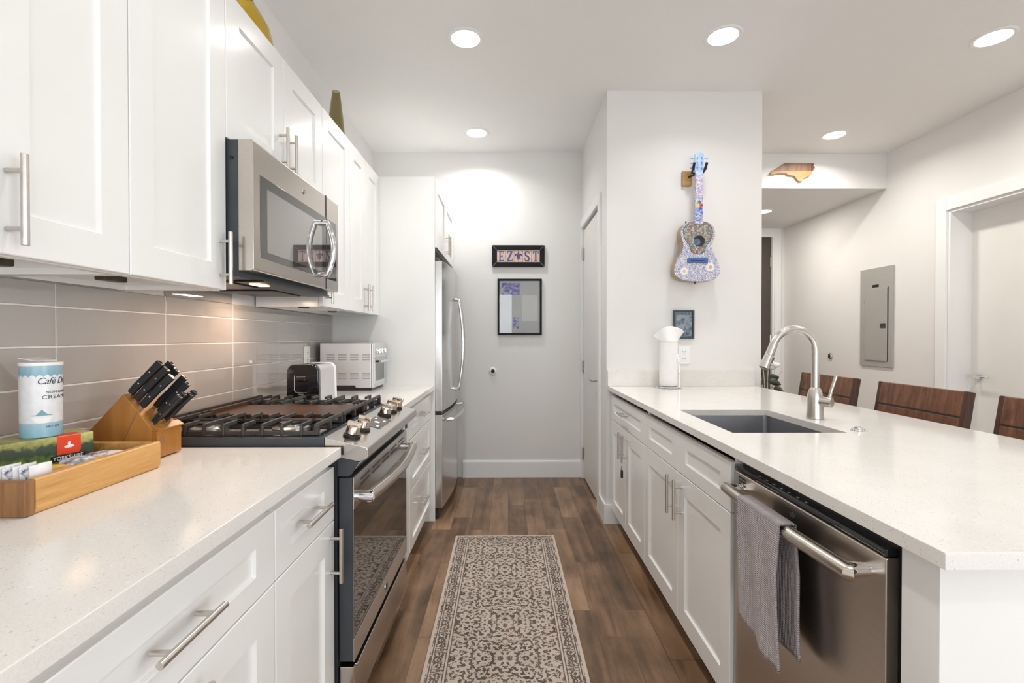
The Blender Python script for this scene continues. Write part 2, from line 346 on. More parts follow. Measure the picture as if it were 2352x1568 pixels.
M['pk_grey'] = packetm('grey_sachet', (.20, .21, .24), (.45, .46, .50))
M['pk_yellow'] = plain('yellow_sachet', (.72, .44, .03), .4, var=.1, scale=40)
M['pk_purple'] = packetm('purple_sachet', (.16, .03, .10), (.42, .32, .46))
M['pk_tan'] = plain('tan_sachet', (.52, .28, .13), .6, var=.25, scale=50)

# ------------------------------------------------------------------ mesh kit
class B:
    """collects shapes into one mesh"""
    def __init__(s): s.bm = bmesh.new()
    def _add(s, t, bv=0, seg=2, Mx=None, ang=40):
        if bv:
            bmesh.ops.recalc_face_normals(t, faces=t.faces)
            ed = [e for e in t.edges if len(e.link_faces) == 2 and e.calc_face_angle(0) > R(ang)]
            if ed: bmesh.ops.bevel(t, geom=ed, offset=bv, segments=seg, profile=.5, affect='EDGES', clamp_overlap=True)
        bmesh.ops.recalc_face_normals(t, faces=t.faces)
        if Mx is not None: bmesh.ops.transform(t, matrix=Mx, verts=t.verts)
        me = bpy.data.meshes.new('t'); t.to_mesh(me); t.free(); s.bm.from_mesh(me); bpy.data.meshes.remove(me)
        return s
    def box(s, x0, x1, y0, y1, z0, z1, bv=0, seg=2, Mx=None):
        t = bmesh.new(); v = [t.verts.new((x, y, z)) for x in (x0, x1) for y in (y0, y1) for z in (z0, z1)]
        for f in ((0, 1, 3, 2), (4, 6, 7, 5), (0, 4, 5, 1), (2, 3, 7, 6), (0, 2, 6, 4), (1, 5, 7, 3)): t.faces.new([v[i] for i in f])
        return s._add(t, bv, seg, Mx)
    def prism(s, poly, ax, a0, a1, bv=0, seg=2, Mx=None, ang=40):
        def P(p, a):
            return {'x': (a, p[0], p[1]), 'y': (p[0], a, p[1]), 'z': (p[0], p[1], a)}[ax]
        t = bmesh.new(); A = [t.verts.new(P(p, a0)) for p in poly]; C = [t.verts.new(P(p, a1)) for p in poly]; n = len(poly)
        t.faces.new(A); t.faces.new(C[::-1])
        for i in range(n): t.faces.new((A[i], A[(i+1) % n], C[(i+1) % n], C[i]))
        return s._add(t, bv, seg, Mx, ang)
    def plate(s, x0, x1, y0, y1, z0, z1, hole=None, bv=0):
        """slab with an optional rectangular hole (hx0,hx1,hy0,hy1), one watertight mesh"""
        if not hole: return s.box(x0, x1, y0, y1, z0, z1, bv)
        X = (x0, hole[0], hole[1], x1); Y = (y0, hole[2], hole[3], y1); t = bmesh.new()
        T = [[[t.verts.new((X[i], Y[j], z)) for j in range(4)] for i in range(4)] for z in (z0, z1)]
        for k in (0, 1):
            for i in range(3):
                for j in range(3):
                    if i == 1 and j == 1: continue
                    t.faces.new((T[k][i][j], T[k][i+1][j], T[k][i+1][j+1], T[k][i][j+1]))
        def w(a, b): t.faces.new((T[0][a[0]][a[1]], T[0][b[0]][b[1]], T[1][b[0]][b[1]], T[1][a[0]][a[1]]))
        for i in range(3): w((i, 0), (i+1, 0)); w((i, 3), (i+1, 3)); w((0, i), (0, i+1)); w((3, i), (3, i+1))
        for a, b in (((1, 1), (2, 1)), ((2, 1), (2, 2)), ((2, 2), (1, 2)), ((1, 2), (1, 1))): w(a, b)
        return s._add(t, bv)
    def cyl(s, p0, p1, r0, r1=None, n=20, bv=0, seg=2):
        p0, p1 = Vector(p0), Vector(p1); d = p1-p0; r1 = r0 if r1 is None else r1
        t = bmesh.new(); bmesh.ops.create_cone(t, cap_ends=True, segments=n, radius1=r0, radius2=r1, depth=d.length)
        return s._add(t, bv, seg, Matrix.Translation((p0+p1)/2) @ d.to_track_quat('Z', 'Y').to_matrix().to_4x4(), 60)
    def tube(s, pts, r, n=10, closed=False, flat=1.):
        pts = [Vector(p) for p in pts]; m = len(pts); t = bmesh.new(); rings = []
        rr = r if isinstance(r, (list, tuple)) else [r]*m
        up = None
        for i, p in enumerate(pts):
            a = pts[(i-1) % m] if closed or i else p; b = pts[(i+1) % m] if closed or i < m-1 else p
            d = (b-a).normalized()
            if up is None: up = Vector((0, 0, 1)) if abs(d.z) < .9 else Vector((1, 0, 0))
            sd = d.cross(up).normalized(); up = sd.cross(d).normalized()
            rings.append([t.verts.new(p+(sd*cos(2*pi*k/n)*rr[i]*flat+up*sin(2*pi*k/n)*rr[i])) for k in range(n)])
        for i in range(m if closed else m-1):
            q = rings[(i+1) % m]
            for k in range(n): t.faces.new((rings[i][k], rings[i][(k+1) % n], q[(k+1) % n], q[k]))
        if not closed: t.faces.new(rings[0][::-1]); t.faces.new(rings[-1])
        return s._add(t)
    def lathe(s, prof, c=(0, 0, 0), n=40, Mx=None, sx=1., sy=1.):
        t = bmesh.new(); rings = []
        for r, z in prof:
            if r < 1e-6: rings.append([t.verts.new((c[0], c[1], c[2]+z))])
            else: rings.append([t.verts.new((c[0]+r*cos(2*pi*k/n)*sx, c[1]+r*sin(2*pi*k/n)*sy, c[2]+z)) for k in range(n)])
        for a, b in zip(rings, rings[1:]):
            for k in range(n):
                k2 = (k+1) % n
                if len(a) == 1 and len(b) == 1: continue
                if len(a) == 1: t.faces.new((a[0], b[k2], b[k]))
                elif len(b) == 1: t.faces.new((a[k], a[k2], b[0]))
                else: t.faces.new((a[k], a[k2], b[k2], b[k]))
        return s._add(t, Mx=Mx)
    def ball(s, c, r, sc=(1, 1, 1), n=16):
        t = bmesh.new(); bmesh.ops.create_uvsphere(t, u_segments=n, v_segments=n//2, radius=r)
        return s._add(t, Mx=Matrix.Translation(c) @ Matrix.Diagonal((*sc, 1)))
    def shaker(s, y0, y1, z0, z1, xf, sx, st=.075, rl=.075, t_=.02, rc=.008):
        """recessed-panel door or drawer front on a plane x = xf facing sx"""
        t = bmesh.new(); c = .0018
        def ring(x, a, b, e, f): return [t.verts.new((x, y, z)) for y, z in ((a, e), (b, e), (b, f), (a, f))]
        L = [ring(xf-sx*t_, y0, y1, z0, z1), ring(xf-sx*c, y0, y1, z0, z1), ring(xf, y0+c, y1-c, z0+c, z1-c),
             ring(xf, y0+st, y1-st, z0+rl, z1-rl), ring(xf-sx*rc, y0+st+.004, y1-st-.004, z0+rl+.004, z1-rl-.004)]
        t.faces.new(L[0]); t.faces.new(L[-1])
        for a, b in zip(L, L[1:]):
            for k in range(4): t.faces.new((a[k], a[(k+1) % 4], b[(k+1) % 4], b[k]))
        return s._add(t)
    def pull(s, c, ax, sx, Ln=.157, sp=.1, so=.032, r=.006):
        """bar pull centred at c on a face facing sx, bar along ax ('y' or 'z')"""
        c = Vector(c); u = Vector((0, 1, 0)) if ax == 'y' else Vector((0, 0, 1)); o = Vector((sx*so, 0, 0))
        s.cyl(c+o-u*Ln/2, c+o+u*Ln/2, r, n=16, bv=.0008)
        for k in (-1, 1): s.cyl(c+u*k*sp/2-Vector((sx*.001, 0, 0)), c+u*k*sp/2+o, .0045, n=12)
        return s
    def done(s, name, mat, parent=None, off=(0, 0, 0), smooth=32):
        me = bpy.data.meshes.new(name)
        if any(off): bmesh.ops.translate(s.bm, vec=-Vector(off), verts=s.bm.verts)
        s.bm.to_mesh(me); s.bm.free()
        me.materials.append(mat)
        me.polygons.foreach_set('use_smooth', [True]*len(me.polygons)); me.set_sharp_from_angle(angle=R(smooth))
        o = bpy.data.objects.new(name, me); COL.objects.link(o)
        if parent: o.parent = parent
        if smooth < 60:      # keep broad flat faces flat next to rounded edges
            w = o.modifiers.new('weighted_normals', 'WEIGHTED_NORMAL'); w.keep_sharp = True; w.weight = 80
        return o

def tag(o, label, cat, group=None):
    o['label'] = label; o['category'] = cat
    if group: o['group'] = group
    return o
def thing(name, label, cat, loc=(0, 0, 0), rot=(0, 0, 0), group=None):
    o = bpy.data.objects.new(name, None); COL.objects.link(o); o.location = loc; o.rotation_euler = rot
    o.empty_display_size = .05
    return tag(o, label, cat, group)
def root_of(o):
    while o.parent: o = o.parent
    return o
def part(name, b, mat, parent, local=False, smooth=32, label=None):
    """child mesh; b is in world coordinates unless local"""
    o = b.done(name, mat, parent, (0, 0, 0) if local else root_of(parent).location, smooth)
    if label: o['label'] = label
    return o
def solo(name, b, mat, label, cat, loc=(0, 0, 0), group=None, local=False, smooth=32):
    o = b.done(name, mat, None, (0, 0, 0) if local else loc, smooth); o.location = loc
    return tag(o, label, cat, group)
def struct(name, b, mat, parent=None, loc=(0, 0, 0)):
    o = b.done(name, mat, parent, loc if not parent else root_of(parent).location)
    if not parent: o.location = loc; o['kind'] = 'structure'
    return o
def dup(root, loc, label=None, group=None, rot=None):
    """copy of a thing with copies of its parts and sub-parts"""
    r = root.copy(); COL.objects.link(r); r.location = loc
    if rot is not None: r.rotation_euler = rot
    if label: r['label'] = label
    if group: r['group'] = group
    for ch in list(root.children):
        c = ch.copy(); COL.objects.link(c); c.parent = r
        for g in list(ch.children):
            d = g.copy(); COL.objects.link(d); d.parent = c
    return r
def text_bm(txt, size, depth=.0006, shear=0., spacing=1., align='CENTER', wide=1.):
    """flat lettering in the XY plane as a bmesh holder"""
    cu = bpy.data.curves.new('t', 'FONT'); cu.body = txt; cu.size = size; cu.extrude = depth; cu.shear = shear
    cu.space_character = spacing; cu.align_x = align; cu.resolution_u = 3
    o = bpy.data.objects.new('t', cu); COL.objects.link(o)
    dg = bpy.context.evaluated_depsgraph_get(); me = bpy.data.meshes.new_from_object(o.evaluated_get(dg))
    b = B(); b.bm.from_mesh(me); bpy.data.objects.remove(o); bpy.data.curves.remove(cu); bpy.data.meshes.remove(me)
    if wide != 1: bmesh.ops.scale(b.bm, vec=(wide, 1, 1), verts=b.bm.verts)
    return b
def xf(b, Mx): bmesh.ops.transform(b.bm, matrix=Mx, verts=b.bm.verts); return b
FACE_NY = Matrix.Rotation(R(90), 4, 'X')                                   # XY lettering -> faces -Y
FACE_PX = Matrix.Rotation(R(90), 4, 'Z') @ Matrix.Rotation(R(90), 4, 'X')  # XY lettering -> faces +X, reads along +Y

# ------------------------------------------------------------------ dimensions (metres; camera stands at x = y = 0)
XW, XU, XB, XC = -1.18, -.861, -.513, -.493      # left wall, upper door face, base door face, counter edge
XRC, XRB = .66, .68                              # right counter edge, right door face
YP, YB, YH = 3.2, 4.27, 5.85                     # pillar wall, back wall, hall end wall
XR, CZ, HZ = 3.35, 2.86, 2.55                    # right wall, ceiling, hall ceiling
PL, PRI = .652, 1.68                             # pillar left and right faces
YF = 3.244                                       # near face of the fridge panel
CT = .914

# ------------------------------------------------------------------ setting
struct('floor', B().box(XW-.12, XR+1.3, REAR-.12, YH+.1, -.1, 0), M['floor'])
struct('ceiling', B().box(XW-.12, XR+.3, REAR-.12, YB+.25, CZ, CZ+.1), M['ceil'])
struct('ceiling_hall', B().box(PRI, XR, YB, YH, HZ, CZ-.001), M['wall'])
b = B().box(XW-.12, XW, REAR, FILL_WIN_L[0], 0, CZ).box(XW-.12, XW, FILL_WIN_L[1], YB+.12, 0, CZ).box(XW-.12, XW, FILL_WIN_L[0], FILL_WIN_L[1], 0, FILL_WIN_L[2]).box(XW-.12, XW, FILL_WIN_L[0], FILL_WIN_L[1], FILL_WIN_L[3], CZ)
struct('wall_left', b, M['wall'])
struct('wall_back', B().box(XW, PL+.1, YB, YB+.12, 0, CZ), M['wall'])
D1 = (3.455, 4.232, 2.185)       # closet door opening y0,y1,z
b = B().box(PL, PRI, YP, YP+.12, 0, CZ)
b.box(PL, PL+.11, YP+.12, D1[0], 0, CZ).box(PL, PL+.11, D1[0], D1[1], D1[2], CZ).box(PL, PL+.11, D1[1], YB, 0, CZ)
b.box(PRI-.1, PRI, YP+.12, YH, 0, CZ)
struct('wall_center', b, M['wall'])
D2 = (2.79, 3.667, 2.20)         # right wall door opening
b = B().box(XR, XR+.2, REAR, FILL_WIN_R[0], 0, CZ).box(XR, XR+.2, FILL_WIN_R[0], FILL_WIN_R[1], 0, FILL_WIN_R[2]).box(XR, XR+.2, FILL_WIN_R[0], FILL_WIN_R[1], FILL_WIN_R[3], CZ).box(XR, XR+.2, FILL_WIN_R[1], D2[0], 0, CZ).box(XR, XR+.2, D2[0], D2[1], D2[2], CZ).box(XR, XR+.2, D2[1], YH+.1, 0, CZ)
struct('wall_right', b, M['wall'])
D3 = (2.27, 3.225, 2.47)
b = B().box(PRI, D3[0], YH, YH+.15, 0, HZ).box(D3[0], D3[1], YH, YH+.15, D3[2], HZ).box(D3[1], XR, YH, YH+.15, 0, HZ)
struct('wall_hall', b, M['wall'])
b = B(); xs = [XW, WIN[0][0], WIN[0][1], WIN[1][0], WIN[1][1], XR]
for i in range(5):
    if i in (1, 3):
        b.box(xs[i], xs[i+1], REAR-.12, REAR, 0, WIN[0][2]).box(xs[i], xs[i+1], REAR-.12, REAR, WIN[0][3], CZ)
    else: b.box(xs[i], xs[i+1], REAR-.12, REAR, 0, CZ)
struct('wall_rear', b, M['wall'])
for i, (a, c, d, e) in enumerate(WIN):
    w = B(); f = .05
    for (p, q, r_, s_) in ((a, a+f, d, e), (c-f, c, d, e), (a+f, c-f, d, d+f), (a+f, c-f, e-f, e)): w.box(p, q, REAR-.09, REAR-.03, r_, s_)
    if i: w.box((a+c)/2-.025, (a+c)/2+.025, REAR-.09, REAR-.03, d+f, e-f)
    wo = struct('window_%d' % (i+1), w, M['trim'])
    struct('window_pane', B().box(a+f, c-f, REAR-.064, REAR-.058, d+f, e-f), M['pane'], wo)
for k, x in ((3, XW-.07), (4, XR+.07)):  # frames of the two side windows added unseen to let in fill light
    a, c, d, e = FILL_WIN_L if k == 3 else FILL_WIN_R; f = .05; w = B()
    for (p, q, r_, s_) in ((a, a+f, d, e), (c-f, c, d, e), (a+f, c-f, d, d+f), (a+f, c-f, e-f, e), ((a+c)/2-.025, (a+c)/2+.025, d+f, e-f)): w.box(x-.03, x+.03, p, q, r_, s_)
    wo = struct('window_%d' % k, w, M['trim'])
    struct('window_pane', B().box(x-.003, x+.003, a+f, c-f, d+f, e-f), M['pane'], wo)
# baseboards
def board(name, b): return struct(name, b, M['trim'])
board('baseboard_back', B().prism([(YB, 0), (YB-.016, 0), (YB-.016, .13), (YB-.008, .147), (YB, .147)], 'x', -.40, PL-.001))
board('baseboard_center', B().box(PL-.014, XRB+.12, YP-.016, YP, 0, .13, .003).box(PL-.016, PL-.001, YP-.014, D1[0]-.075, 0, .13, .003))
b = B()
for y0, y1 in ((REAR, D2[0]-.09), (D2[1]+.09, YH)): b.box(XR-.016, XR, y0, y1, 0, .14, .003)
board('baseboard_right', b)

# doors of the room
d = struct('door_1', B().box(PL+.012, PL+.05, D1[0]+.004, D1[1]-.004, .012, D1[2]-.016, .002), M['doorp'])
c = B(); w = .07
c.box(PL-.016, PL+.0, D1[0]-w, D1[0], 0, D1[2]+w, .003).box(PL-.016, PL, D1[1], YB-.001, 0, D1[2]+w, .003).box(PL-.0155, PL, D1[0], D1[1], D1[2], D1[2]+w, .003)
part('casing', c, M['trim'], d)
for z in (.22, .98, 1.96):
    part('hinge', B().cyl((PL+.003, D1[1]-.004, z-.05), (PL+.003, D1[1]-.004, z+.05), .007, n=10).box(PL+.006, PL+.013, D1[1]-.04, D1[1]-.004, z-.045, z+.045), M['nickel'], d)
def lever(x, y, z, sx, dy):
    b = B().cyl((x, y, z), (x+sx*.012, y, z), .026, n=24, bv=.002).cyl((x+sx*.01, y, z), (x+sx*.055, y, z), .009, n=12)
    return b.tube([(x+sx*.05, y, z), (x+sx*.056, y+dy*.02, z), (x+sx*.056, y+dy*.10, z), (x+sx*.052, y+dy*.12, z-.002)], [.009, .009, .008, .007], n=10)
part('door_handle', lever(PL+.012, D1[0]+.07, .92, -1, 1), M['nickel'], d)
d = struct('door_2', B().box(XR+.165, XR+.198, D2[0]+.004, D2[1]-.004, .012, D2[2]-.004, .002), M['doorp'])
c = B(); w = .088
c.box(XR-.018, XR, D2[1], D2[1]+w, 0, D2[2]+w, .003).box(XR-.018, XR, D2[0]-w, D2[0], 0, D2[2]+w, .003).box(XR-.0175, XR, D2[0], D2[1], D2[2], D2[2]+w, .003)
c.box(XR, XR+.165, D2[1]-.02, D2[1]+.0, 0, D2[2]).box(XR, XR+.165, D2[0], D2[0]+.02, 0, D2[2]).box(XR, XR+.165, D2[0]+.02, D2[1]-.02, D2[2]-.02, D2[2])
part('casing', c, M['trim'], d)
part('door_handle', lever(XR+.165, D2[1]-.085, .945, -1, -1), M['chrome'], d)
d = struct('door_3', B().box(D3[0]+.02, D3[1]-.02, YH+.04, YH+.085, .012, D3[2]-.02, .002), M['entry'])
c = B(); w = .078
c.box(D3[1], D3[1]+w, YH-.018, YH, 0, HZ-.001, .003).box(D3[0]-w, D3[0], YH-.018, YH, 0, HZ-.001, .003).box(D3[0], D3[1], YH-.0175, YH, D3[2], HZ-.001, .003)
c.box(D3[1]-.02, D3[1], YH, YH+.15, 0, D3[2]).box(D3[0], D3[0]+.02, YH, YH+.15, 0, D3[2]).box(D3[0]+.02, D3[1]-.02, YH, YH+.15, D3[2]-.02, D3[2])
part('casing', c, M['trim'], d)
for z in (.3, 1.2, 2.15): part('hinge', B().cyl((D3[1]-.024, YH+.034, z-.06), (D3[1]-.024, YH+.034, z+.06), .009, n=10), M['nickel'], d)
part('door_handle', B().cyl((D3[0]+.09, YH+.04, 1.0), (D3[0]+.09, YH-.02, 1.0), .012, n=12).tube([(D3[0]+.09, YH-.02, 1.0), (D3[0]+.2, YH-.02, 1.0)], .009), M['chrome'], d)

# ------------------------------------------------------------------ ceiling lights
def ceiling_light(x, y, z, label, power=None, beam=95, col=None, r=.088):
    t = thing('ceiling_light', label, 'ceiling light', (x, y, z), group='recessed ceiling lights')
    part('trim_ring', B().lathe([(r-.012, -.001), (r-.010, -.005), (r+.006, -.006), (r+.012, -.001), (r+.012, 0)], n=48), M['white'], t, True)
    part('diffuser', B().lathe([(0, -.003), (r-.02, -.0035), (r-.011, -.001)], n=48), M['glow'], t, True)
    o = area('lamp_light', (0, 0, -.012), (0, 0, 0), 2*r-.03, 2*r-.03, power or LAMP_W, col or LAMP_COL, 'DISK', R(beam)); o.parent = t
    return t
ceiling_light(-.231, 2.649, CZ, 'round recessed ceiling light over the aisle, nearer of two above the back wall', 7.2, 120)
ceiling_light(-.25, 3.866, CZ, 'small-looking round recessed ceiling light close to the back wall with the sign', 6.8, 146)
ceiling_light(1.16, 2.618, CZ, 'round recessed ceiling light in front of the wall with the guitar', 3.0, 130)
ceiling_light(2.63, 2.618, CZ, 'round recessed ceiling light above the bar stools at the top right corner', 10.5, 165, (1., .935, .855))
ceiling_light(2.62, 3.882, CZ, 'round recessed ceiling light just before the lowered hall ceiling', 9., 155, (1., .95, .89))
ceiling_light(2.67, 5.06, HZ, 'round recessed light in the lowered hall ceiling by the dark entry door', 10., 180, (1., .935, .855))
for x, y in ((-.231, 1.2), (1.16, 1.2), (2.63, 1.2), (-.231, -.6), (1.16, -.6), (2.63, -.6)):  # extra unseen lamps, added because the room needed more light
    ceiling_light(x, y, CZ, 'round recessed ceiling light added overhead, out of view, for more light', 2.7 if x < 0 else 2., 112)

# ------------------------------------------------------------------ left wall: backsplash
t = thing('backsplash', 'glossy grey stacked tile backsplash with white grout behind the range', 'backsplash', (XW, 1.4, CT))
tb = B(); g = .0022
zl = [CT+.001, 1.008, 1.111, 1.214, 1.317, 1.378]; yl = [-.344+.4025*k for k in range(9)]+[3.24]
for a, c in zip(yl, yl[1:]):
    for i, (e, f) in enumerate(zip(zl, zl[1:])):
        tb.box(XW+.002, XW+.0085, a+g, c-g, e+(g if i else 0), f-(g if i < 4 else 0), .0012, 1)
    if a > 1.4 and c < 2.4: tb.box(XW+.002, XW+.0085, a+g, c-g, 1.38, 1.42, .0012, 1)
part('tiles', tb, M['tile'], t)
part('grout', B().box(XW+.0005, XW+.0062, yl[0], yl[-1], CT+.001, 1.378), M['grout'], t)

# ------------------------------------------------------------------ wall cabinets (left)
UZ0, UZ1 = 1.38, 2.307
def cab_body(x0, x1, y0, y1, z0, z1, front):
    """carcass open to a recessed underside; front: +1 right, -1 left"""
    b = B(); k = .018; e = .0008
    b.box(x0, x1, y0+e, y0+k, z0, z1).box(x0, x1, y1-k, y1-e, z0, z1).box(x0, x1, y0+k, y1-k, z1-k, z1).box(x0, x1, y0+k, y1-k, z0+.014, z0+.03)
    b.box(x0, x0+k, y0+k, y1-k, z0, z1-k) if front > 0 else b.box(x1-k, x1, y0+k, y1-k, z0, z1-k)
    xf_ = x1 if front > 0 else x0
    b.box(xf_-k if front > 0 else xf_, xf_ if front > 0 else xf_+k, y0+k, y1-k, z0, z0+.03)
    return b
def wall_cabinet(y0, y1, z0, z1, label, doors, plates=()):
    t = thing('wall_cabinet', label, 'wall cabinet', (XW, y0, z0), group='white wall cabinets on the left')
    part('body', cab_body(XW+.009, XU-.0215, y0, y1, z0, z1, 1), M['cab'], t)
    for (a, c, hy) in doors:
        d = part('door', B().shaker(a+.0016, c-.0016, z0+.002, z1-.001, XU, 1), M['cab'], t)
        if hy is not None: part('handle', B().pull((XU, hy, z0+.095 if z0 < 1.5 else z0+.10), 'z', 1), M['nickel'], d)
    for y in plates:
        part('mounting_plate', B().box(-.99, -.962, y-.034, y+.034, z0-.004, z0+.0138, .003), M['mplate'], t, label='dark brown plate under the cabinet')
    return t
wall_cabinet(-.28, .50, UZ0, UZ1, 'white shaker wall cabinet at the near end, mostly behind the camera', ((-.28, .11, .07), (.11, .50, .15)))
wall_cabinet(.50, 1.112, UZ0, UZ1, 'white shaker wall cabinet with vertical bar handle at the left photo edge', ((.50, .806, .772), (.806, 1.112, .84)), (.92,))
wall_cabinet(1.112, 1.490, UZ0, UZ1, 'narrow single-door white wall cabinet just before the microwave', ((1.112, 1.490, 1.456),), (1.20,))
wall_cabinet(1.491, 2.258, 1.848, UZ1, 'short double-door white wall cabinet above the microwave', ((1.491, 1.874, 1.838), (1.874, 2.258, 1.912)))
wall_cabinet(2.259, 2.648, UZ0, UZ1, 'single-door white wall cabinet just beyond the microwave', ((2.259, 2.648, 2.296),), (2.32,))
wall_cabinet(2.649, 3.240, UZ0, UZ1, 'double-door white wall cabinet against the fridge panel', ((2.649, 2.941, 2.905), (2.941, 3.240, 2.978)), (2.70,))

# fridge surround
solo('fridge_enclosure', B().box(XW+.001, -.491, YF, YF+.02, 0, 2.307, .0015), M['cab'], 'tall white end panel between the counter and the fridge', 'panel', (-.83, YF, 0))
t = thing('fridge_cabinet', 'white two-door cabinet bridging above the stainless fridge', 'wall cabinet', (XW, YF+.021, 1.84))
part('body', cab_body(XW+.001, -.502, YF+.021, YB-.002, 1.84, 2.307, 1), M['cab'], t)
for a, c, hy in ((YF+.033, 3.752, 3.70), (3.752, YB-.012, 3.80)):
    d = part('door', B().shaker(a+.0016, c-.0016, 1.842, 2.305, -.481, 1), M['cab'], t)
    part('handle', B().pull((-.481, hy, 1.94), 'z', 1), M['nickel'], d)

# ------------------------------------------------------------------ vases on top of the wall cabinets
b = B().lathe([(0, .002), (.07, 0), (.094, .02), (.108, .07), (.110, .11), (.098, .17), (.068, .225), (.043, .262), (.034, .287), (.036, .30), (.049, .316), (.056, .322), (.052, .327),
               (.030, .305), (.028, .285), (.037, .262), (.062, .225), (.092, .17), (.104, .11), (.102, .07), (.088, .025), (0, .010)], n=56)
solo('glass_vase', b, M['amber'], 'bulbous amber glass vase with flared lip on top of the wall cabinets', 'vase', (-1.055, 1.95, UZ1), local=True, group='vases on the wall cabinets')
b = B().lathe([(0, .002), (.04, 0), (.052, .02), (.056, .09), (.053, .16), (.044, .25), (.032, .35), (.0235, .41), (.0225, .421), (.0195, .421), (.0285, .35), (.040, .25), (.049, .16), (.052, .09), (.047, .03), (0, .02)], n=48)
solo('glass_vase', b, M['olive'], 'slender tapering smoky olive glass vase farther along the wall cabinets', 'vase', (-1.045, 2.965, UZ1), local=True, group='vases on the wall cabinets')

# ------------------------------------------------------------------ base cabinets (left)
BZ0, BZD, BZ1 = .105, .70, .858
def base_body(x0, x1, y0, y1, toe):
    b = B().box(x0, x1, y0+.0008, y1-.0008, .10, .883)
    return b.box(toe[0], toe[1], y0+.0008, y1-.0008, 0.0, .10)
def base_cabinet_left(y0, y1, label, fronts):
    t = thing('base_cabinet', label, 'base cabinet', (XB, y0, 0), group='white base cabinets under the left counter')
    part('body', base_body(XW+.001, XB-.0215, y0, y1, (XW+.001, XB-.08)), M['cab'], t)
    for f in fronts:
        kind, a, c, e, g, hc = f
        dr = part(kind, B().shaker(a+.0016, c-.0016, e+.0016, g-.0016, XB, 1, .075, .048 if kind == 'drawer' else .075), M['cab'], t)
        if hc: part('handle', B().pull((XB, hc[0], hc[1]), hc[2], 1), M['nickel'], dr)
    return t
base_cabinet_left(-.40, .430, 'white base cabinet under the near counter end, behind the camera', (('drawer', -.40, .43, BZD, BZ1, (.015, .78, 'y')), ('door', -.40, .015, BZ0, BZD, (-.03, .60, 'z')), ('door', .015, .43, BZ0, BZD, (.06, .60, 'z'))))
base_cabinet_left(.431, 1.062, 'wide white base cabinet with long drawer nearest the camera', (('drawer', .431, 1.062, BZD, BZ1, (.746, .785, 'y')), ('door', .431, .746, BZ0, BZD, (.708, .60, 'z')), ('door', .746, 1.062, BZ0, BZD, (.784, .60, 'z'))))
base_cabinet_left(1.066, 1.428, 'narrow white base cabinet with drawer and door touching the range', (('drawer', 1.066, 1.428, BZD, BZ1, (1.247, .782, 'y')), ('door', 1.066, 1.428, BZ0, BZD, (1.395, .608, 'z'))))
base_cabinet_left(2.215, 2.50, 'narrow white base cabinet with plain door just past the range', (('door', 2.217, 2.50, BZ0, BZ1, None),))
base_cabinet_left(2.502, 3.24, 'white three-drawer base cabinet beside the fridge panel', (('drawer', 2.52, 3.22, BZD, BZ1, (2.86, .785, 'y')), ('drawer', 2.52, 3.22, .425, BZD-.003, (2.86, .565, 'y')), ('drawer', 2.52, 3.22, BZ0, .422, (2.86, .275, 'y'))))
solo('countertop', B().plate(XW+.0015, XC, -.42, 1.431, .884, CT, None, .002), M['quartz'], 'speckled white quartz countertop with the wooden tray, near left', 'countertop', (-.83, .5, .884), 'speckled quartz countertops')
solo('countertop', B().plate(XW+.0015, XC, 2.213, YF-.001, .884, CT, None, .002), M['quartz'], 'short white quartz countertop with the toaster, beyond the range', 'countertop', (-.83, 2.7, .884), 'speckled quartz countertops')

# ------------------------------------------------------------------ gas range
RY0, RY1 = 1.447, 2.205
t = thing('gas_range', 'stainless slide-in gas range with black grates and warm chrome knobs', 'range', (-.8, 1.826, 0))
part('body', B().box(XW+.02, -.512, RY0, RY1, .09, .884).box(XW+.03, -.56, RY0+.02, RY1-.02, 0.0, .09), M['slate'], t)
part('cooktop', B().box(XW+.012, -.548, RY0-.004, RY1+.004, .8845, .9395, .004).box(XW+.012, XW+.05, RY0, RY1, .9385, .955, .004), M['slate'], t)
part('cooktop_tray', B().box(XW+.055, -.562, RY0+.02, RY1-.02, .939, .9412, .001), M['gloss'], t)
# control wedge
prof = [(-.547, .9405), (-.425, .910), (-.418, .905), (-.418, .880), (-.424, .874), (-.446, .868), (-.547, .890)]
part('control_panel', B().prism(prof, 'y', RY0-.004, RY1+.004, .002), M['steel_y'], t)
part('end_cap', B().prism([(-.511, .8835), (-.447, .866), (-.470, .826), (-.478, .822), (-.511, .822)], 'y', RY0-.002, RY0+.012, .002), M['slate'], t)
part('front_rail', B().prism([(-.511, .865), (-.449, .864), (-.446, .858), (-.470, .829), (-.476, .826), (-.511, .826)], 'y', RY0+.012, RY1, .003), M['steel_y'], t)
def on_wedge(x): return .9405-(x+.547)*(.0305/.122)
sl = math.atan(.0305/.122)
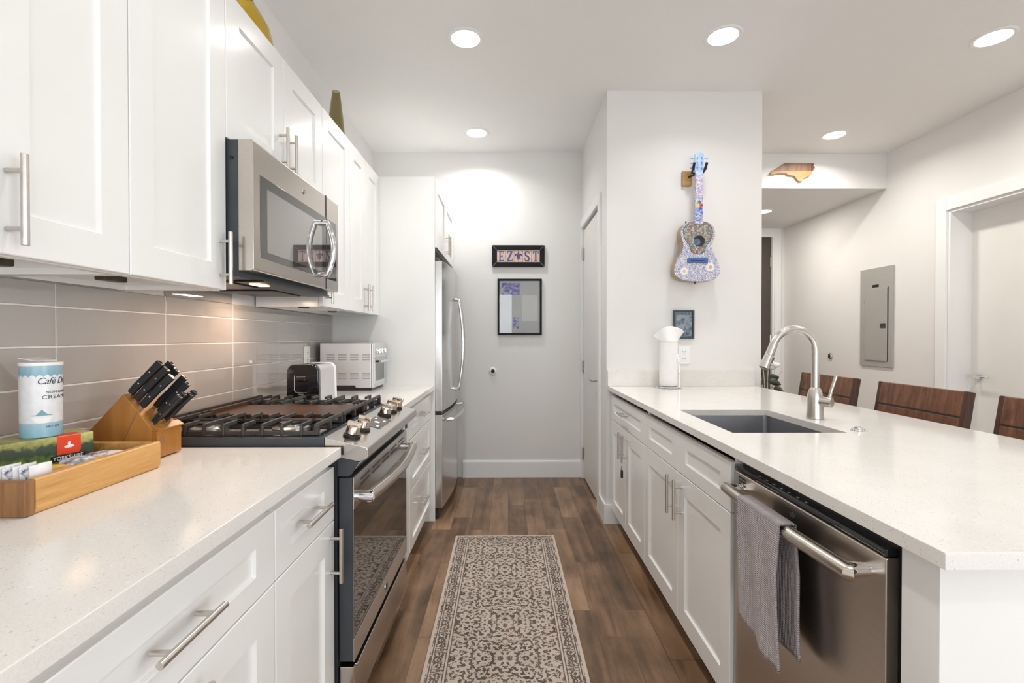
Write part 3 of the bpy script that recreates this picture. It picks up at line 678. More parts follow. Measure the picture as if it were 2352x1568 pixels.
# touch pad
Mp = Matrix.Translation((-.482, 1.785, on_wedge(-.482)+.0003)) @ Matrix.Rotation(sl, 4, 'Y')
p = part('touch_pad', B().box(-.032, .032, -.085, .085, -.001, .0008, Mx=Mp), M['darkgrey'], t)
part('pad_marking', B().box(-.010, .008, -.012, .012, .0005, .0014, Mx=Mp).box(-.024, -.016, -.07, -.05, .0005, .0012, Mx=Mp).box(-.024, -.016, .045, .065, .0005, .0012, Mx=Mp).box(.012, .02, -.065, -.045, .0005, .0012, Mx=Mp).box(.012, .02, .03, .05, .0005, .0012, Mx=Mp), M['inkwhite'], p)
for k, y in enumerate((1.525, 1.632, 1.93, 2.03, 2.125)):
    x = -.492; Mk = Matrix.Translation((x, y, on_wedge(x))) @ Matrix.Rotation(sl, 4, 'Y')
    kn = part('control_knob', B().lathe([(0, .0085), (.0205, .0085), (.0225, .011), (.0205, .030), (.018, .034), (0, .0345)], n=28, Mx=Mk).box(-.023, .023, -.0065, .0065, .030, .047, .003, Mx=Mk), M['bronze'], t)
    part('knob_skirt', B().lathe([(0, .0005), (.027, .0005), (.027, .006), (.022, .009), (0, .009)], n=28, Mx=Mk), M['metalblk'], kn)
# grates
GZ = .972
def bar(b, p, q, w=.0048, h=.0062):
    p, q = Vector(p), Vector(q); d = (q-p).normalized(); sd = Vector((0, 0, 1)).cross(d).normalized()*w
    tt = bmesh.new(); up = Vector((0, 0, h)); vs = []
    for o in (p, q): vs += [tt.verts.new(o+sd-up), tt.verts.new(o-sd-up), tt.verts.new(o-sd*.7+up), tt.verts.new(o+sd*.7+up)]
    for f in ((0, 1, 2, 3), (7, 6, 5, 4), (0, 4, 5, 1), (1, 5, 6, 2), (2, 6, 7, 3), (3, 7, 4, 0)): tt.faces.new([vs[i] for i in f])
    b._add(tt, .0015, 1)
GX0, GX1 = -1.118, -.575
secs = [(RY0+.012, 1.692), (1.698, 1.952), (1.958, RY1-.012)]
for i, (a, c) in enumerate(secs):
    b = B()
    bar(b, (GX0, a+.006, GZ-.023), (GX1, a+.006, GZ-.023)) if i != 1 else None
    bar(b, (GX0, c-.006, GZ-.023), (GX1, c-.006, GZ-.023)) if i != 1 else None
    bar(b, (GX0+.006, a, GZ), (GX0+.006, c, GZ)); bar(b, (GX1-.006, a, GZ), (GX1-.006, c, GZ)); bar(b, (GX0+.05, a, GZ), (GX0+.05, c, GZ))
    for x in (GX0+.006, GX1-.006):
        for y in (a+.012, (a+c)/2, c-.012): b.box(x-.007, x+.007, y-.007, y+.007, 0.9414, GZ-.002, .002)
    if i != 1:
        m = (a+c)/2
        for k in range(8):
            x = GX0+.085+k*.0585
            ln = .085 if k % 3 else .125
            if k in (2, 5): bar(b, (x, a, GZ), (x, c, GZ)); ends = (a, c)
            else: bar(b, (x, a, GZ), (x, a+.072, GZ)); bar(b, (x, c, GZ), (x, c-.072, GZ)); ends = (a, c)
            for y in ends: b.box(x-.0048, x+.0048, y-.001 if y == a else y-.009, y+.009 if y == a else y+.001, 0.9414, GZ+.0055, .003)
        for x0, x1 in ((GX0+.10, GX0+.24), (GX1-.20, GX1-.06)): bar(b, (x0, m, GZ-.004), (x1, m, GZ-.004))
    if i == 1:
        for y in (a+.012, c-.012): bar(b, (GX0, y, GZ-.028), (GX1, y, GZ-.028), .005, .006)
    part('grate', b, M['iron'], t)
    if i == 1:
        gd = B().box(GX0+.075, GX1-.02, a+.004, c-.004, GZ-.020, GZ-.004, .003)
        gd.box(GX0+.068, GX0+.078, a+.004, c-.004, GZ-.020, GZ+.010, .002).box(GX1-.024, GX1-.014, a+.004, c-.004, GZ-.018, GZ-.002, .002)
        part('griddle_plate', gd, M['griddle'], t, label='brown seasoned griddle plate')
    else:
        for x in (GX0+.15, GX1-.13):
            m = (a+c)/2
            bu = part('burner', B().lathe([(0, 0), (.055, 0), (.055, .006), (.040, .012), (.040, .018), (0, .018)], (x, m, 0.9414), 32), M['steel_x'], t)
            part('burner_cap', B().lathe([(0, .0185), (.036, .0185), (.036, .024), (.030, .0265), (0, .027)], (x, m, 0.9414), 32), M['metalblk'], bu)
# oven door
DF = -.462
dr = part('oven_door', B().box(-.508, DF-.004, RY0+.003, RY1-.003, .262, .818, .003), M['slate'], t)
top = B().box(DF-.0035, DF, RY0+.003, RY1-.003, .722, .818, .0012)
part('door_top_band', top, M['steel_y'], dr)
part('door_glass', B().box(DF-.0035, DF-.0008, RY0+.004, RY1-.004, .332, .7215, .0008), M['oglass'], dr)
part('door_bottom_band', B().box(DF-.0035, DF, RY0+.003, RY1-.003, .262, .3315, .0012), M['steel_y'], dr)
v = B()
for k in range(5):
    y = RY0+.12+k*.13
    for z in (.795, .778): v.box(DF-.001, DF+.0006, y-.048, y+.048, z-.0035, z+.0035, .0004, 1)
part('door_vent', v, M['black'], dr)
hb = B(); pts = []
for i in range(25):
    u = i/24; y = RY0+.035+u*(RY1-RY0-.07); pts.append((DF+.036+.022*sin(pi*u), y, .752-.006*sin(pi*u)))
hb.tube(pts, .0185, 18)
hd = part('door_handle', hb, M['steel_bar'], dr)
for y in (RY0+.04, RY1-.04): part('handle_post', B().cyl((DF-.001, y, .752), (DF+.05, y, .752), .0168, n=24, bv=.002), M['chrome'], hd)
lg = B().cyl((DF-.001, 1.826, .297), (DF+.0022, 1.826, .297), .0155, n=32, bv=.0008)
em = part('round_emblem', lg, M['steel_z'], dr)
def script_rings(b, c, r, nrm='x', e=.001):
    """thin circle with a small looping monogram"""
    def P(a, q): return (c[0]+e, c[1]+a, c[2]+q)
    b.tube([P(r*cos(a*pi/16), r*sin(a*pi/16)) for a in range(32)], r*.06, 6, True)
    b.tube([P(-.5*r+r*.30*cos(a), r*.30*sin(a)) for a in [pi*.2+i*.38 for i in range(15)]], r*.07, 6)
    b.tube([P(.32*r+r*.30*cos(a), r*.32*sin(a)*1.1) for a in [pi*.35+i*.36 for i in range(14)]], r*.07, 6)
    return b
part('monogram', script_rings(B(), (DF+.0018, 1.826, .297), .0125), M['ink'], em)
part('badge', B().box(-.447, -.4445, 2.10, 2.115, .838, .862).box(-.447, -.4445, 2.125, 2.135, .838, .862), M['ink'], t)
dw = part('storage_drawer', B().box(-.508, DF-.002, RY0+.003, RY1-.003, .10, .247, .003), M['steel_y'], t)
part('drawer_grip', B().box(DF-.006, DF+.004, RY0+.02, RY1-.02, .238, .2465, .002), M['steel_y'], dw)

# ------------------------------------------------------------------ over-range microwave
MX, MY0, MY1, MZ0, MZ1 = -.780, 1.494, 2.236, 1.443, 1.846
t = thing('microwave', 'stainless over-range microwave with dark glass front and bow handle', 'microwave', (-1.0, 1.865, MZ0))
part('housing', B().box(XW+.012, -.828, MY0+.004, MY1-.004, MZ0-.018, MZ1, .002), M['slate'], t)
fr = part('door_front', B().prism([(-.8275, MZ0), (-.786, MZ0), (-.780, MZ0+.006), (-.780, MZ1-.006), (-.786, MZ1), (-.8275, MZ1)], 'y', MY0, MY1, .003), M['steel_mw'], t)
part('window_glass', B().box(MX-.002, MX+.0014, 1.534, 2.207, 1.489, 1.748, .001), M['mglass'], fr)
part('inner_window', B().box(MX+.0010, MX+.0018, 1.575, 2.035, 1.512, 1.715), plain('window_screen', (.17, .155, .14), .02, 0, .03, Specular_IOR_Level=1., IOR=2.7), fr)
part('door_seam', B().box(MX-.002, MX+.0019, 2.083, 2.0855, MZ0+.002, MZ1-.002), M['black'], fr)
pts = [(MX, 2.028, 1.497)]+[(MX+.018+.034*sin(pi*(.08+.84*i/16)), 2.028, 1.497+.216*i/16) for i in range(17)]+[(MX, 2.028, 1.713)]
h = part('door_handle', B().tube(pts, .0115, 14, flat=1.0), M['chrome'], fr)
e = part('round_emblem', B().cyl((MX-.001, 1.86, 1.793), (MX+.0018, 1.86, 1.793), .0105, n=28), M['steel_z'], fr)
part('monogram', script_rings(B(), (MX+.0014, 1.86, 1.793), .0085), M['greypanel'], e)
part('side_screw', B().cyl((-.848, MY0+.004, 1.79), (-.848, MY0+.001, 1.79), .006, n=14), M['metalblk'], t)
part('vent_grille', B().box(-.90, -.80, MY0+.10, MY1-.06, MZ0-.024, MZ0-.0185, .002).box(-1.12, -.93, MY0+.06, MY0+.32, MZ0-.024, MZ0-.0185, .002).box(-1.12, -.93, MY1-.32, MY1-.06, MZ0-.024, MZ0-.0185, .002), M['black'], t)
hl = part('hood_lamp', B().box(-.875, -.84, MY0+.15, MY0+.22, MZ0-.027, MZ0-.0245, .001), M['warmglow'], t)
o = area('hood_light', (-.86+1.0, MY0+.19-1.865, -.032), (0, 0, 0), .05, .12, 1.5, (1., .66, .42)); o.parent = t
o = area('hood_light', (-1.02+1.0, MY1-.22-1.865, -.032), (0, 0, 0), .05, .12, 1.3, (1., .70, .50)); o.parent = t

# ------------------------------------------------------------------ fridge
FY0, FY1 = YF+.026, YB-.012
t = thing('refrigerator', 'stainless french-door refrigerator with curved doors behind the white panel', 'refrigerator', (-.8, 3.75, 0))
part('body', B().box(XW+.03, -.545, FY0+.004, FY1-.004, .03, 1.742, .004).box(XW+.05, -.60, FY0+.02, FY1-.02, 0.0, .03), M['darkgrey'], t)
def bowed(y0, y1, z0, z1, xb, xf0, bulge, ya, yb, n=14):
    poly = [(xb, y0), (xb, y1)]
    for i in range(n+1):
        y = y1+(y0-y1)*i/n; u = (y-ya)/(yb-ya); poly.append((xf0+bulge*sin(pi*u)**.9 if 0 < u < 1 else xf0, y))
    return B().prism(poly, 'z', z0, z1, .004, 2, ang=60)
mid = (FY0+FY1)/2
for a, c in ((FY0, mid-.002), (mid+.002, FY1)):
    d = part('fridge_door', bowed(a, c, .735, 1.752, -.538, -.445, .034, FY0, FY1), M['steel_z'], t)
    s_ = -1 if c < mid+.001 else 1
    y = mid+s_*.032
    pts = [(-.408, y, .835)]+[(-.398+.052*sin(pi*(.12+.76*i/18)), y, .84+.68*i/18) for i in range(19)]+[(-.408, y, 1.525)]
    hh = part('door_handle', B().tube(pts, .0115, 12), M['chrome'], d)
part('freezer_drawer', bowed(FY0, FY1, .08, .712, -.538, -.445, .034, FY0, FY1), M['steel_z'], t)
fz = t.children[-1]
pts = [(-.425, FY0+.10, .665)]+[(-.386+.034*sin(pi*i/18), FY0+.10+(FY1-FY0-.20)*i/18, .668) for i in range(19)]+[(-.425, FY1-.10, .665)]
part('drawer_handle', B().tube(pts, .0125, 12), M['chrome'], fz)
part('door_gasket', B().box(-.545, -.452, FY0+.004, FY1-.004, .7135, .7335, .003), M['gloss'], t)
part('kick_grille', B().box(-.545, -.47, FY0+.01, FY1-.01, .012, .078, .003), M['black'], t)
part('hinge_cover', B().box(-.60, -.47, FY0+.005, FY0+.09, 1.753, 1.775, .004), M['darkgrey'], t)

# ------------------------------------------------------------------ toaster and toaster oven on the far counter
TX0, TX1, TY0, TY1 = -1.035, -.880, 2.262, 2.50
t = thing('toaster', 'black and brushed steel two-slot toaster behind the range', 'toaster', ((TX0+TX1)/2, 2.38, CT))
def tprof(k=0):
    cx = (TX0+TX1)/2; h = (TX1-TX0)/2-k; z0 = CT+.012; z1 = CT+.196-k; pr = [(cx-h, z0), (cx+h, z0), (cx+h-.004, z1-.05)]
    for i in range(7): a = i/6*pi/2; pr.append((cx+h-.032-.004+.032*cos(a), z1-.032+.032*sin(a)))
    for i in range(7): a = pi/2+i/6*pi/2; pr.append((cx-h+.032+.004+.032*cos(a), z1-.032+.032*sin(a)))
    pr.append((cx-h+.004, z1-.05)); return pr
part('shell', B().prism(tprof(.003), 'y', TY0+.0305, TY1-.0255), M['steel_soft'], t)
fe = part('front_end', B().prism(tprof(), 'y', TY0, TY0+.03, .006, 3, ang=50), M['gloss'], t)
part('rear_end', B().prism(tprof(), 'y', TY1-.025, TY1, .006, 3, ang=50), M['white'], t)
cx = (TX0+TX1)/2
tr = B().tube([(cx-.035, TY0-.001, CT+.15), (cx-.038, TY0-.001, CT+.14), (cx-.038, TY0-.001, CT+.075), (cx-.03, TY0-.001, CT+.066), (cx+.02, TY0-.001, CT+.064)], .0016, 8)
tr.tube([(cx-.03, TY0-.001, CT+.138), (cx+.012, TY0-.001, CT+.138)], .0018, 8).box(cx-.022, cx+.004, TY0-.002, TY0+.001, CT+.055, CT+.060, .001)
part('front_trim', tr, M['steel_x'], fe)
part('lever', B().box(cx-.02, cx+.02, TY0-.018, TY0-.0005, CT+.118, CT+.130, .004), M['gloss'], fe)
part('dial', B().cyl((cx-.004, TY0-.009, CT+.04), (cx-.004, TY0+.001, CT+.04), .013, n=24, bv=.002), M['gloss'], fe)
part('slots', B().box(cx-.036, cx-.014, TY0+.05, TY1-.05, CT+.1925, CT+.1945).box(cx+.014, cx+.036, TY0+.05, TY1-.05, CT+.1925, CT+.1945), M['black'], t)
part('base', B().box(TX0+.012, TX1-.012, TY0+.012, TY1-.012, CT+.0005, CT+.0125, .003), M['black'], t)

OX0, OX1, OY0, OY1, OZ0, OZ1 = -1.135, -.806, 2.925, 3.200, CT+.016, 1.202
t = thing('toaster_oven', 'brushed steel toaster oven with louvred side against the white panel', 'toaster oven', ((OX0+OX1)/2, 3.06, CT))
part('body', B().box(OX0, OX1-.02, OY0, OY1, OZ0, OZ1, .006), M['steel_soft'], t)
for i in range(4):
    for z in (1.098, .985):
        x = OX0+.04+i*.0715; v = B()
        for q in range(3): v.box(x, x+.05, OY0-.0022, OY0+.001, z+q*.015, z+q*.015+.0062, .001, 1)
        part('vent', v, M['greypanel'], t)
part('front_frame', B().box(OX1-.0205, OX1-.008, OY0+.001, OY1-.001, OZ0, OZ1-.002, .003), M['steel_soft'], t)
cp = part('control_panel', B().box(OX1-.0085, OX1-.003, OY0+.012, OY1-.012, 1.112, OZ1-.008, .002), M['steel_soft'], t)
for k in range(3):
    y = OY0+.065+k*.07
    part('knob', B().cyl((OX1-.0035, y, 1.152), (OX1+.014, y, 1.152), .0165, n=24, bv=.002).box(OX1+.013, OX1+.019, y-.003, y+.003, 1.138, 1.166, .001), M['chrome'], cp)
od = part('oven_door', B().box(OX1-.0085, OX1-.002, OY0+.012, OY1-.012, OZ0+.02, 1.106, .003), M['steel_soft'], t)
part('door_glass', B().box(OX1-.003, OX1-.0012, OY0+.038, OY1-.038, OZ0+.04, 1.075), M['mglass'], od)
hh = part('door_handle', B().cyl((OX1+.026, OY0+.03, 1.089), (OX1+.026, OY1-.03, 1.089), .0085, n=14), M['chrome'], od)
part('handle_post', B().cyl((OX1-.003, OY0+.05, 1.089), (OX1+.026, OY0+.05, 1.089), .007, n=12).cyl((OX1-.003, OY1-.05, 1.089), (OX1+.026, OY1-.05, 1.089), .007, n=12), M['black'], hh)
part('base', B().box(OX0+.01, OX1-.02, OY0+.006, OY1-.006, CT+.0006, OZ0+.001, .002).box(OX0+.10, OX0+.215, OY0-.001, OY0+.006, CT+.008, CT+.032), M['black'], t)

# wall outlets
def outlet(name, label, loc, nrm):
    t = thing(name, label, 'outlet', loc, rot=(0, 0, 0 if nrm == '-y' else R(90)), group='white wall outlets')
    part('cover_plate', B().box(-.036, .036, -.0055, -.0005, -.058, .058, .002), M['white'], t, True)
    for z in (-.021, .021):
        s_ = part('socket', B().box(-.0165, .0165, -.0075, -.0054, z-.0145, z+.0145, .003), M['white'], t, True)
        part('slot', B().box(-.009, -.006, -.0079, -.0070, z-.002, z+.007).box(.006, .009, -.0079, -.0070, z-.002, z+.007).cyl((0, -.0079, z-.008), (0, -.0070, z-.008), .0026, n=10), M['darkgrey'], s_, True)
    return t
outlet('wall_outlet', 'white wall outlet below the small photo by the paper towels', (1.165, YP, 1.117), '-y')
outlet('wall_outlet', 'white outlet on the tile backsplash above the toaster', (XW+.0085, 2.82, 1.125), '+x')

# ------------------------------------------------------------------ knife block and knives
t = thing('knife_block', 'slanted honey-coloured wooden knife block at the range end of the counter', 'knife block', (-1.0, 1.33, CT))
KY0, KY1 = 1.284, 1.382
pr = [(-1.085, CT+.0006), (-1.118, .980), (-1.108, .990), (-1.016, 1.089), (-.945, 1.001), (-.9405, .996), (-.9405, CT+.0006)]
part('block', B().prism(pr, 'y', KY0, KY1, .003), M['blockwood'], t)
part('foot_front', B().box(-.9403, -.928, KY0+.002, KY1-.002, CT+.004, .990, .0015), M['blockwood'], t)
part('foot_ledge', B().prism([(-.9403, .9905), (-.9403, 1.006), (-.922, .994), (-.922, .9905)], 'y', KY0-.001, KY1+.001, .001), M['blockwood'], t)
part('front_slot', B().box(-.9285, -.9272, KY0+.012, KY0+.028, .955, .972, .0005), M['traydark'], t)
part('side_groove', B().prism([(-1.037, CT+.008), (-1.034, CT+.008), (-.978, 1.040), (-.980, 1.043)], 'y', KY0-.0005, KY0+.001), M['traydark'], t)
kd = Vector((.69, 0, .724)); nrm = Vector((.79, 0, .61))
def knife(label, p, L, w):
    q = kd.to_track_quat('Z', 'Y'); t = thing('knife', label, 'knife', p, group='black-handled knives in the block')
    t.rotation_euler = (0, math.atan2(kd.x, kd.z), 0)
    # local: z along the handle, x across the handle height, y across its thickness
    sec = [(-.0105*w, -.006), (.0105*w, -.006), (.0125*w, 0), (.0105*w, .006), (-.0105*w, .006), (-.0125*w, 0)]
    b = B(); tt = bmesh.new(); rings = []
    for z, s_, o in ((.006, .86, 0), (L*.25, 1., -.001), (L*.55, .93, 0), (L*.85, 1.06, .001), (L, 1.12, .002)):
        rings.append([tt.verts.new((x*s_+o, y, z)) for x, y in sec])
    tt.faces.new(rings[0]); tt.faces.new(rings[-1])
    for a, c in zip(rings, rings[1:]):
        for k in range(6): tt.faces.new((a[k], a[(k+1) % 6], c[(k+1) % 6], c[k]))
    b._add(tt, .0015, 1, None, 50)
    h = part('handle', b, M['black'], t, True)
    part('end_cap', B().cyl((.002, 0, L-.0006), (.002, 0, L+.0008), .0046, n=14), M['chrome'], h, True)
    part('rivet', B().cyl((0, -.0066, L*.35), (0, .0066, L*.35), .0022, n=10).cyl((.001, -.0066, L*.7), (.001, .0066, L*.7), .0022, n=10), M['chrome'], h, True)
    part('bolster', B().box(-.0075*w, .0075*w, -.0035, .0035, -.004, .008, .001), M['chrome'], t, True)
    return t
def face(u, y): # point on the slanted slot face
    return Vector((-1.016+.071*u, y, 1.089-.088*u))+nrm*.001
kn = [(.05, KY0+.016, .120, .82, 'black knife at the very top of the block, nearest the camera'), (.07, KY0+.058, .118, .85, 'black knife at the top of the block, next to the tile side'),
      (.25, KY0+.017, .122, .80, 'second black knife down the near side of the block'), (.26, KY0+.060, .116, .80, 'second black knife down the far side of the block'),
      (.45, KY0+.018, .118, .82, 'third black knife down the near side of the block'), (.53, KY0+.060, .120, .72, 'slim black knife standing clear in the middle of the block'),
      (.69, KY0+.058, .116, .72, 'slim black knife just above the steak knives')]
for u, y, L, w, lb in kn: knife(lb, face(u, y), L, w)
for k in range(4):
    knife(('small black steak knife at the near end of the bottom row', 'small black steak knife second in the bottom row', 'small black steak knife third in the bottom row', 'small black steak knife at the far end of the bottom row')[k], face((.93, .88, .93, .88)[k], KY0+.014+k*.0225), .104, .66)

# ------------------------------------------------------------------ wooden tray with tea things
t = thing('serving_tray', 'golden acacia wood serving tray on the near counter', 'tray', (-.99, 1.035, CT))
x0, x1, y0, y1 = -1.146, -.866, .872, 1.211; h = .066
poly = [(x0, y0), (x1-.012, y0), (x1, y0+.004), (x1, y1), (x0, y1)]
part('floor_board', B().box(x0+.016, x1-.016, y0+.016, y1-.016, CT+.005, CT+.014), M['tray'], t)
side = [(0, .003), (.004, .0005), (.018, .0005), (.018, h-.004), (.014, h), (.004, h), (0, h-.004)]
part('long_side', B().prism([(x1-.006+p, CT+q) for p, q in [(-.012, .0005), (.001, .0005), (.006, .010), (.006, h-.003), (.003, h), (-.009, h), (-.012, h-.003)]], 'y', y0+.0205, y1, .001), M['tray'], t)
part('long_side', B().prism([(x0+p, CT+q) for p, q in side], 'y', y0+.0205, y1, .001), M['tray'], t)
part('end_side', B().box(x0+.001, x1-.0005, y0, y0+.020, CT+.0005, CT+h-.001, .003), M['traydark'], t, label='darker end board')
part('end_side', B().prism([(x0+.0185, CT+.0005), (x1-.019, CT+.0005), (x1-.019, CT+h), (x1-.05, CT+h), (x1-.075, CT+h-.0), (x0+.0185, CT+h)], 'y', y1-.018, y1-.0005, .002), M['tray'], t)

BZ, BH, BL, BD = CT+.0146, .088, .164, .082        # tea box: base height, height, length, depth; stands turned towards the aisle
t = thing('tea_box', 'green tea box with a country landscape and a red square, standing in the tray', 'tea box', (-1.0522, 1.0945, BZ), (0, 0, R(-22.6)))
hx = BD/2
part('carton', B().box(-hx, hx, -BL/2, BL/2, .0003, BH, .002), M['boxprint'], t, True)
pp = part('red_panel', B().prism([(.012, .046), (.052, .046), (.056, .052), (.056, BH-.002), (.012, BH-.002)], 'x', hx, hx+.0008).box(hx-.026, hx+.0006, .012, .056, BH-.0005, BH+.0006), M['inkred'], t, True)
part('teapot_emblem', B().ball((hx+.0008, .034, .062), .0075, (.12, 1.3, .45), 14).ball((hx+.0008, .034, .069), .003, (.25, 1, 1.6), 10), M['inkwhite'], pp, True)
pl = part('name_strip', B().box(hx-.0003, hx+.0007, .000, .064, .031, .0445), M['label_black'], t, True)
part('lettering', xf(text_bm('YORKSHIRE', .0125, .0003, wide=.86), Matrix.Translation((hx+.0009, .032, .0338)) @ FACE_PX), M['inkwhite'], pl, True)

CX, CY_, CR, CB, CH = -1.0515, 1.098, .0362, BZ+BH+.0009, .166
t = thing('creamer_canister', 'pale blue and white creamer canister standing on the tea box', 'canister', (CX, CY_, CB))
part('body', B().lathe([(0, 0), (CR-.001, 0), (CR, .001), (CR, CH-.008), (0, CH-.008)], n=64), M['canlabel'], t, True)
lid = part('lid', B().lathe([(0, CH-.0078), (CR+.0010, CH-.0078), (CR+.0013, CH-.006), (CR+.0013, CH-.001), (CR, CH), (CR-.003, CH), (CR-.005, CH-.003), (0, CH-.003)], n=64), M['white'], t, True)
part('lid_flap', B().box(-.030, .014, -.024, .024, 0, .002, .0008, Mx=Matrix.Translation((0, 0, CH-.0005)) @ Matrix.Rotation(R(9), 4, 'Y') @ Matrix.Translation((0, 0, .004))), M['white'], lid, True)
def wrap(b, ang0, z, R_=CR):
    """lay XY lettering round the can: x runs along the wall of the can"""
    for v in b.bm.verts:
        a = ang0+v.co.x/R_; r = R_+.0004+v.co.z; v.co = Vector((r*cos(a), r*sin(a), z+v.co.y))
    return b
A0 = math.atan2(-CY_, -CX)      # side of the can that faces the end of the aisle
part('lettering', wrap(text_bm('Café Delight', .0205, .0002, .32, .92, 'LEFT', .9), A0-0.22, .118), M['ink'], t, True)
part('lettering', wrap(text_bm('NON-DAIRY', .0078, .0002, .1, 1.1, 'LEFT', 1.05), A0+0.18, .097), M['ink'], t, True)
part('lettering', wrap(text_bm('CREAMER', .0115, .0002, 0, 1.1, 'LEFT', 1.2), A0+0.00, .085), M['ink'], t, True)
part('lettering', wrap(text_bm('NET WT', .0065, .0002, 0, 1.1, 'LEFT'), A0+0.18, .021), M['ink'], t, True)
cup, hill = B(), B()
for k in range(-10, 10):     # small facets so the prints follow the round wall
    xa, xb = k*.0017, (k+1)*.0017; u = abs(k+.5)/10
    cup.box(xa, xb, -.014*(1-u**4), -.002+.002*u, 0, .0003); hill.box(xa, xb, 0, .013*max(.12, 1-1.5*u), 0, .0003)
part('printed_cup', wrap(cup, A0+.02, .046), M['inkwhite'], t, True)
part('printed_mountain', wrap(hill, A0+.02, .0485), plain('teal_print', (.17, .33, .38), .4), t, True)

FZ = CT+.0143
def sachet(name, label, loc, rot, w, l, th, mat, grp, extra=None):
    b = B(); tt = bmesh.new(); nx, ny = 6, 8; G = []
    for s_ in (1, -1):
        g_ = [[tt.verts.new((-w/2+w*i/nx, -l/2+l*j/ny, s_*th/2*(max(0, sin(pi*i/nx))*max(0, sin(pi*j/ny)))**.5+.0004*s_)) for j in range(ny+1)] for i in range(nx+1)]; G.append(g_)
    for k, g_ in enumerate(G):
        for i in range(nx):
            for j in range(ny): tt.faces.new((g_[i][j], g_[i+1][j], g_[i+1][j+1], g_[i][j+1]))
    for i in range(nx):
        for j in (0, ny): tt.faces.new((G[0][i][j], G[0][i+1][j], G[1][i+1][j], G[1][i][j]))
    for j in range(ny):
        for i in (0, nx): tt.faces.new((G[0][i][j], G[0][i][j+1], G[1][i][j+1], G[1][i][j]))
    b._add(tt)
    return solo(name, b, M[mat], label, 'packet', loc, grp, True) if rot is None else _rot(solo(name, b, M[mat], label, 'packet', loc, grp, True), rot)
def _rot(o, r): o.rotation_euler = r; return o
for k in range(6):   # sachets standing on edge at the near corner of the tray
    sachet('sugar_sachet', ('white and navy sachet at the left end of the standing row', 'second standing sachet from the left in the tray', 'third standing sachet from the left in the tray', 'fourth standing sachet from the left in the tray', 'fifth standing sachet from the left in the tray', 'standing sachet at the right end of the row')[k],
           (-.965+k*.0125, .925+.003*k, FZ+.0335+.0015*(k % 2)), (R(90), 0, R(80+(-8, 5, -4, 9, -2, 8)[k])), .044, .064, .0115, ('pk_navy', 'pk_white')[k % 2], 'sachets standing in the tray')
flat = [('pk_tan', -.918, .985, 8, 'tan sachet lying next to the standing sachets'), ('pk_yellow', -.950, 1.010, 70, 'yellow sachet lying close to the tea box'), ('pk_purple', -.930, 1.045, 40, 'purple sachet lying in the middle of the tray'),
        ('pk_grey', -.934, 1.060, 62, 'grey sachet lying across the others in the tray'), ('pk_yellow', -.917, 1.095, 80, 'yellow sachet lying along the long side of the tray'), ('pk_purple', -.945, 1.115, 25, 'purple and white sachet under the lettering of the tea box'),
        ('pk_white', -.922, 1.145, 85, 'plain white sachet at the far end of the tray')]
for k, (m_, x, y, a, lb) in enumerate(flat):
    for q in (0, 1):     # the pile below the ones on top
        sachet('tea_sachet', 'plain sachet buried in the pile in the tray', (x-.004*q, y+.003*q, FZ+.0075+.0145*q), (0, 0, R(a+20*q)), .052, .062, .0142, ('pk_white', 'pk_grey')[q], 'flat sachets in the tray')
    sachet('tea_sachet', lb, (x, y, FZ+.0375+(.0015 if k % 2 else 0)+(.0045 if k == 3 else 0)), (R((4, -6, 5, 1, -4, 3, 2)[k]), R((-5, 4, 6, -1, 3, -4, 5)[k]), R(a)), 0.052, .066, .013, m_, 'flat sachets in the tray')

# ------------------------------------------------------------------ peninsula on the right
def base_cabinet_right(y0, y1, label, fronts, gap=.0):
    t = thing('base_cabinet', label, 'base cabinet', (XRB, y0, 0), group='white base cabinets under the peninsula')
    b = B(); e = .0008; k = .018; x0, x1 = XRB+.0215, 1.28
    b.box(x0, x1, y0+e, y0+k, .10, .885).box(x0, x1, y1-k, y1-e, .10, .885).box(x0, x1, y0+k, y1-k, .10, .118).box(x1-k, x1, y0+k, y1-k, .118, .885)
    b.box(x0, x0+k, y0+k, y1-k, .118, .14).box(x0, x0+k, y0+k, y1-k, .865, .885).box(x0, x0+k, y0+k, y1-k, .69, .71)
    part('body', b, M['cab'], t)
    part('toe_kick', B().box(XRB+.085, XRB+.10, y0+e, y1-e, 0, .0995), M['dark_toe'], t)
    for kind, a, c, z0, z1, hc in fronts:
        d = part(kind, B().shaker(a+.0016, c-.0016, z0+.0016, z1-.0016, XRB, -1, .068 if kind == 'door' else .075, .048 if kind != 'door' else .075), M['cab'], t)
        if hc: part('handle', B().pull((XRB, hc[0], hc[1]), hc[2], -1), M['nickel'], d)
    return t
base_cabinet_right(2.402, 3.178, 'white peninsula base cabinet with key ring on its door handle', (('drawer', 2.402, 3.178, BZD, BZ1, (2.79, .785, 'y')), ('door', 2.402, 2.79, BZ0, BZD, (2.748, .60, 'z')), ('door', 2.79, 3.178, BZ0, BZD, (2.832, .60, 'z'))))
base_cabinet_right(1.470, 2.400, 'white peninsula sink cabinet with two false drawer fronts', (('false_front', 1.47, 1.925, BZD, BZ1, None), ('false_front', 1.925, 2.400, BZD, BZ1, None), ('door', 1.47, 1.925, BZ0, BZD, (1.885, .60, 'z')), ('door', 1.925, 2.400, BZ0, BZD, (1.966, .60, 'z'))))
EPY0, EPY1 = .775, .852
solo('end_panel', B().box(.70, 1.28, EPY0, EPY1, 0, .8855, .0015), M['cab'], 'white end panel of the peninsula beside the dishwasher', 'panel', (.99, EPY0, 0))
solo('peninsula_back', B().box(1.2815, 1.30, EPY0, 3.178, 0, .8855, .0015), M['cab'], 'white back panel of the peninsula under the bar overhang', 'panel', (1.29, 1.9, 0))
SK = (.764, 1.156, 1.634, 2.158)
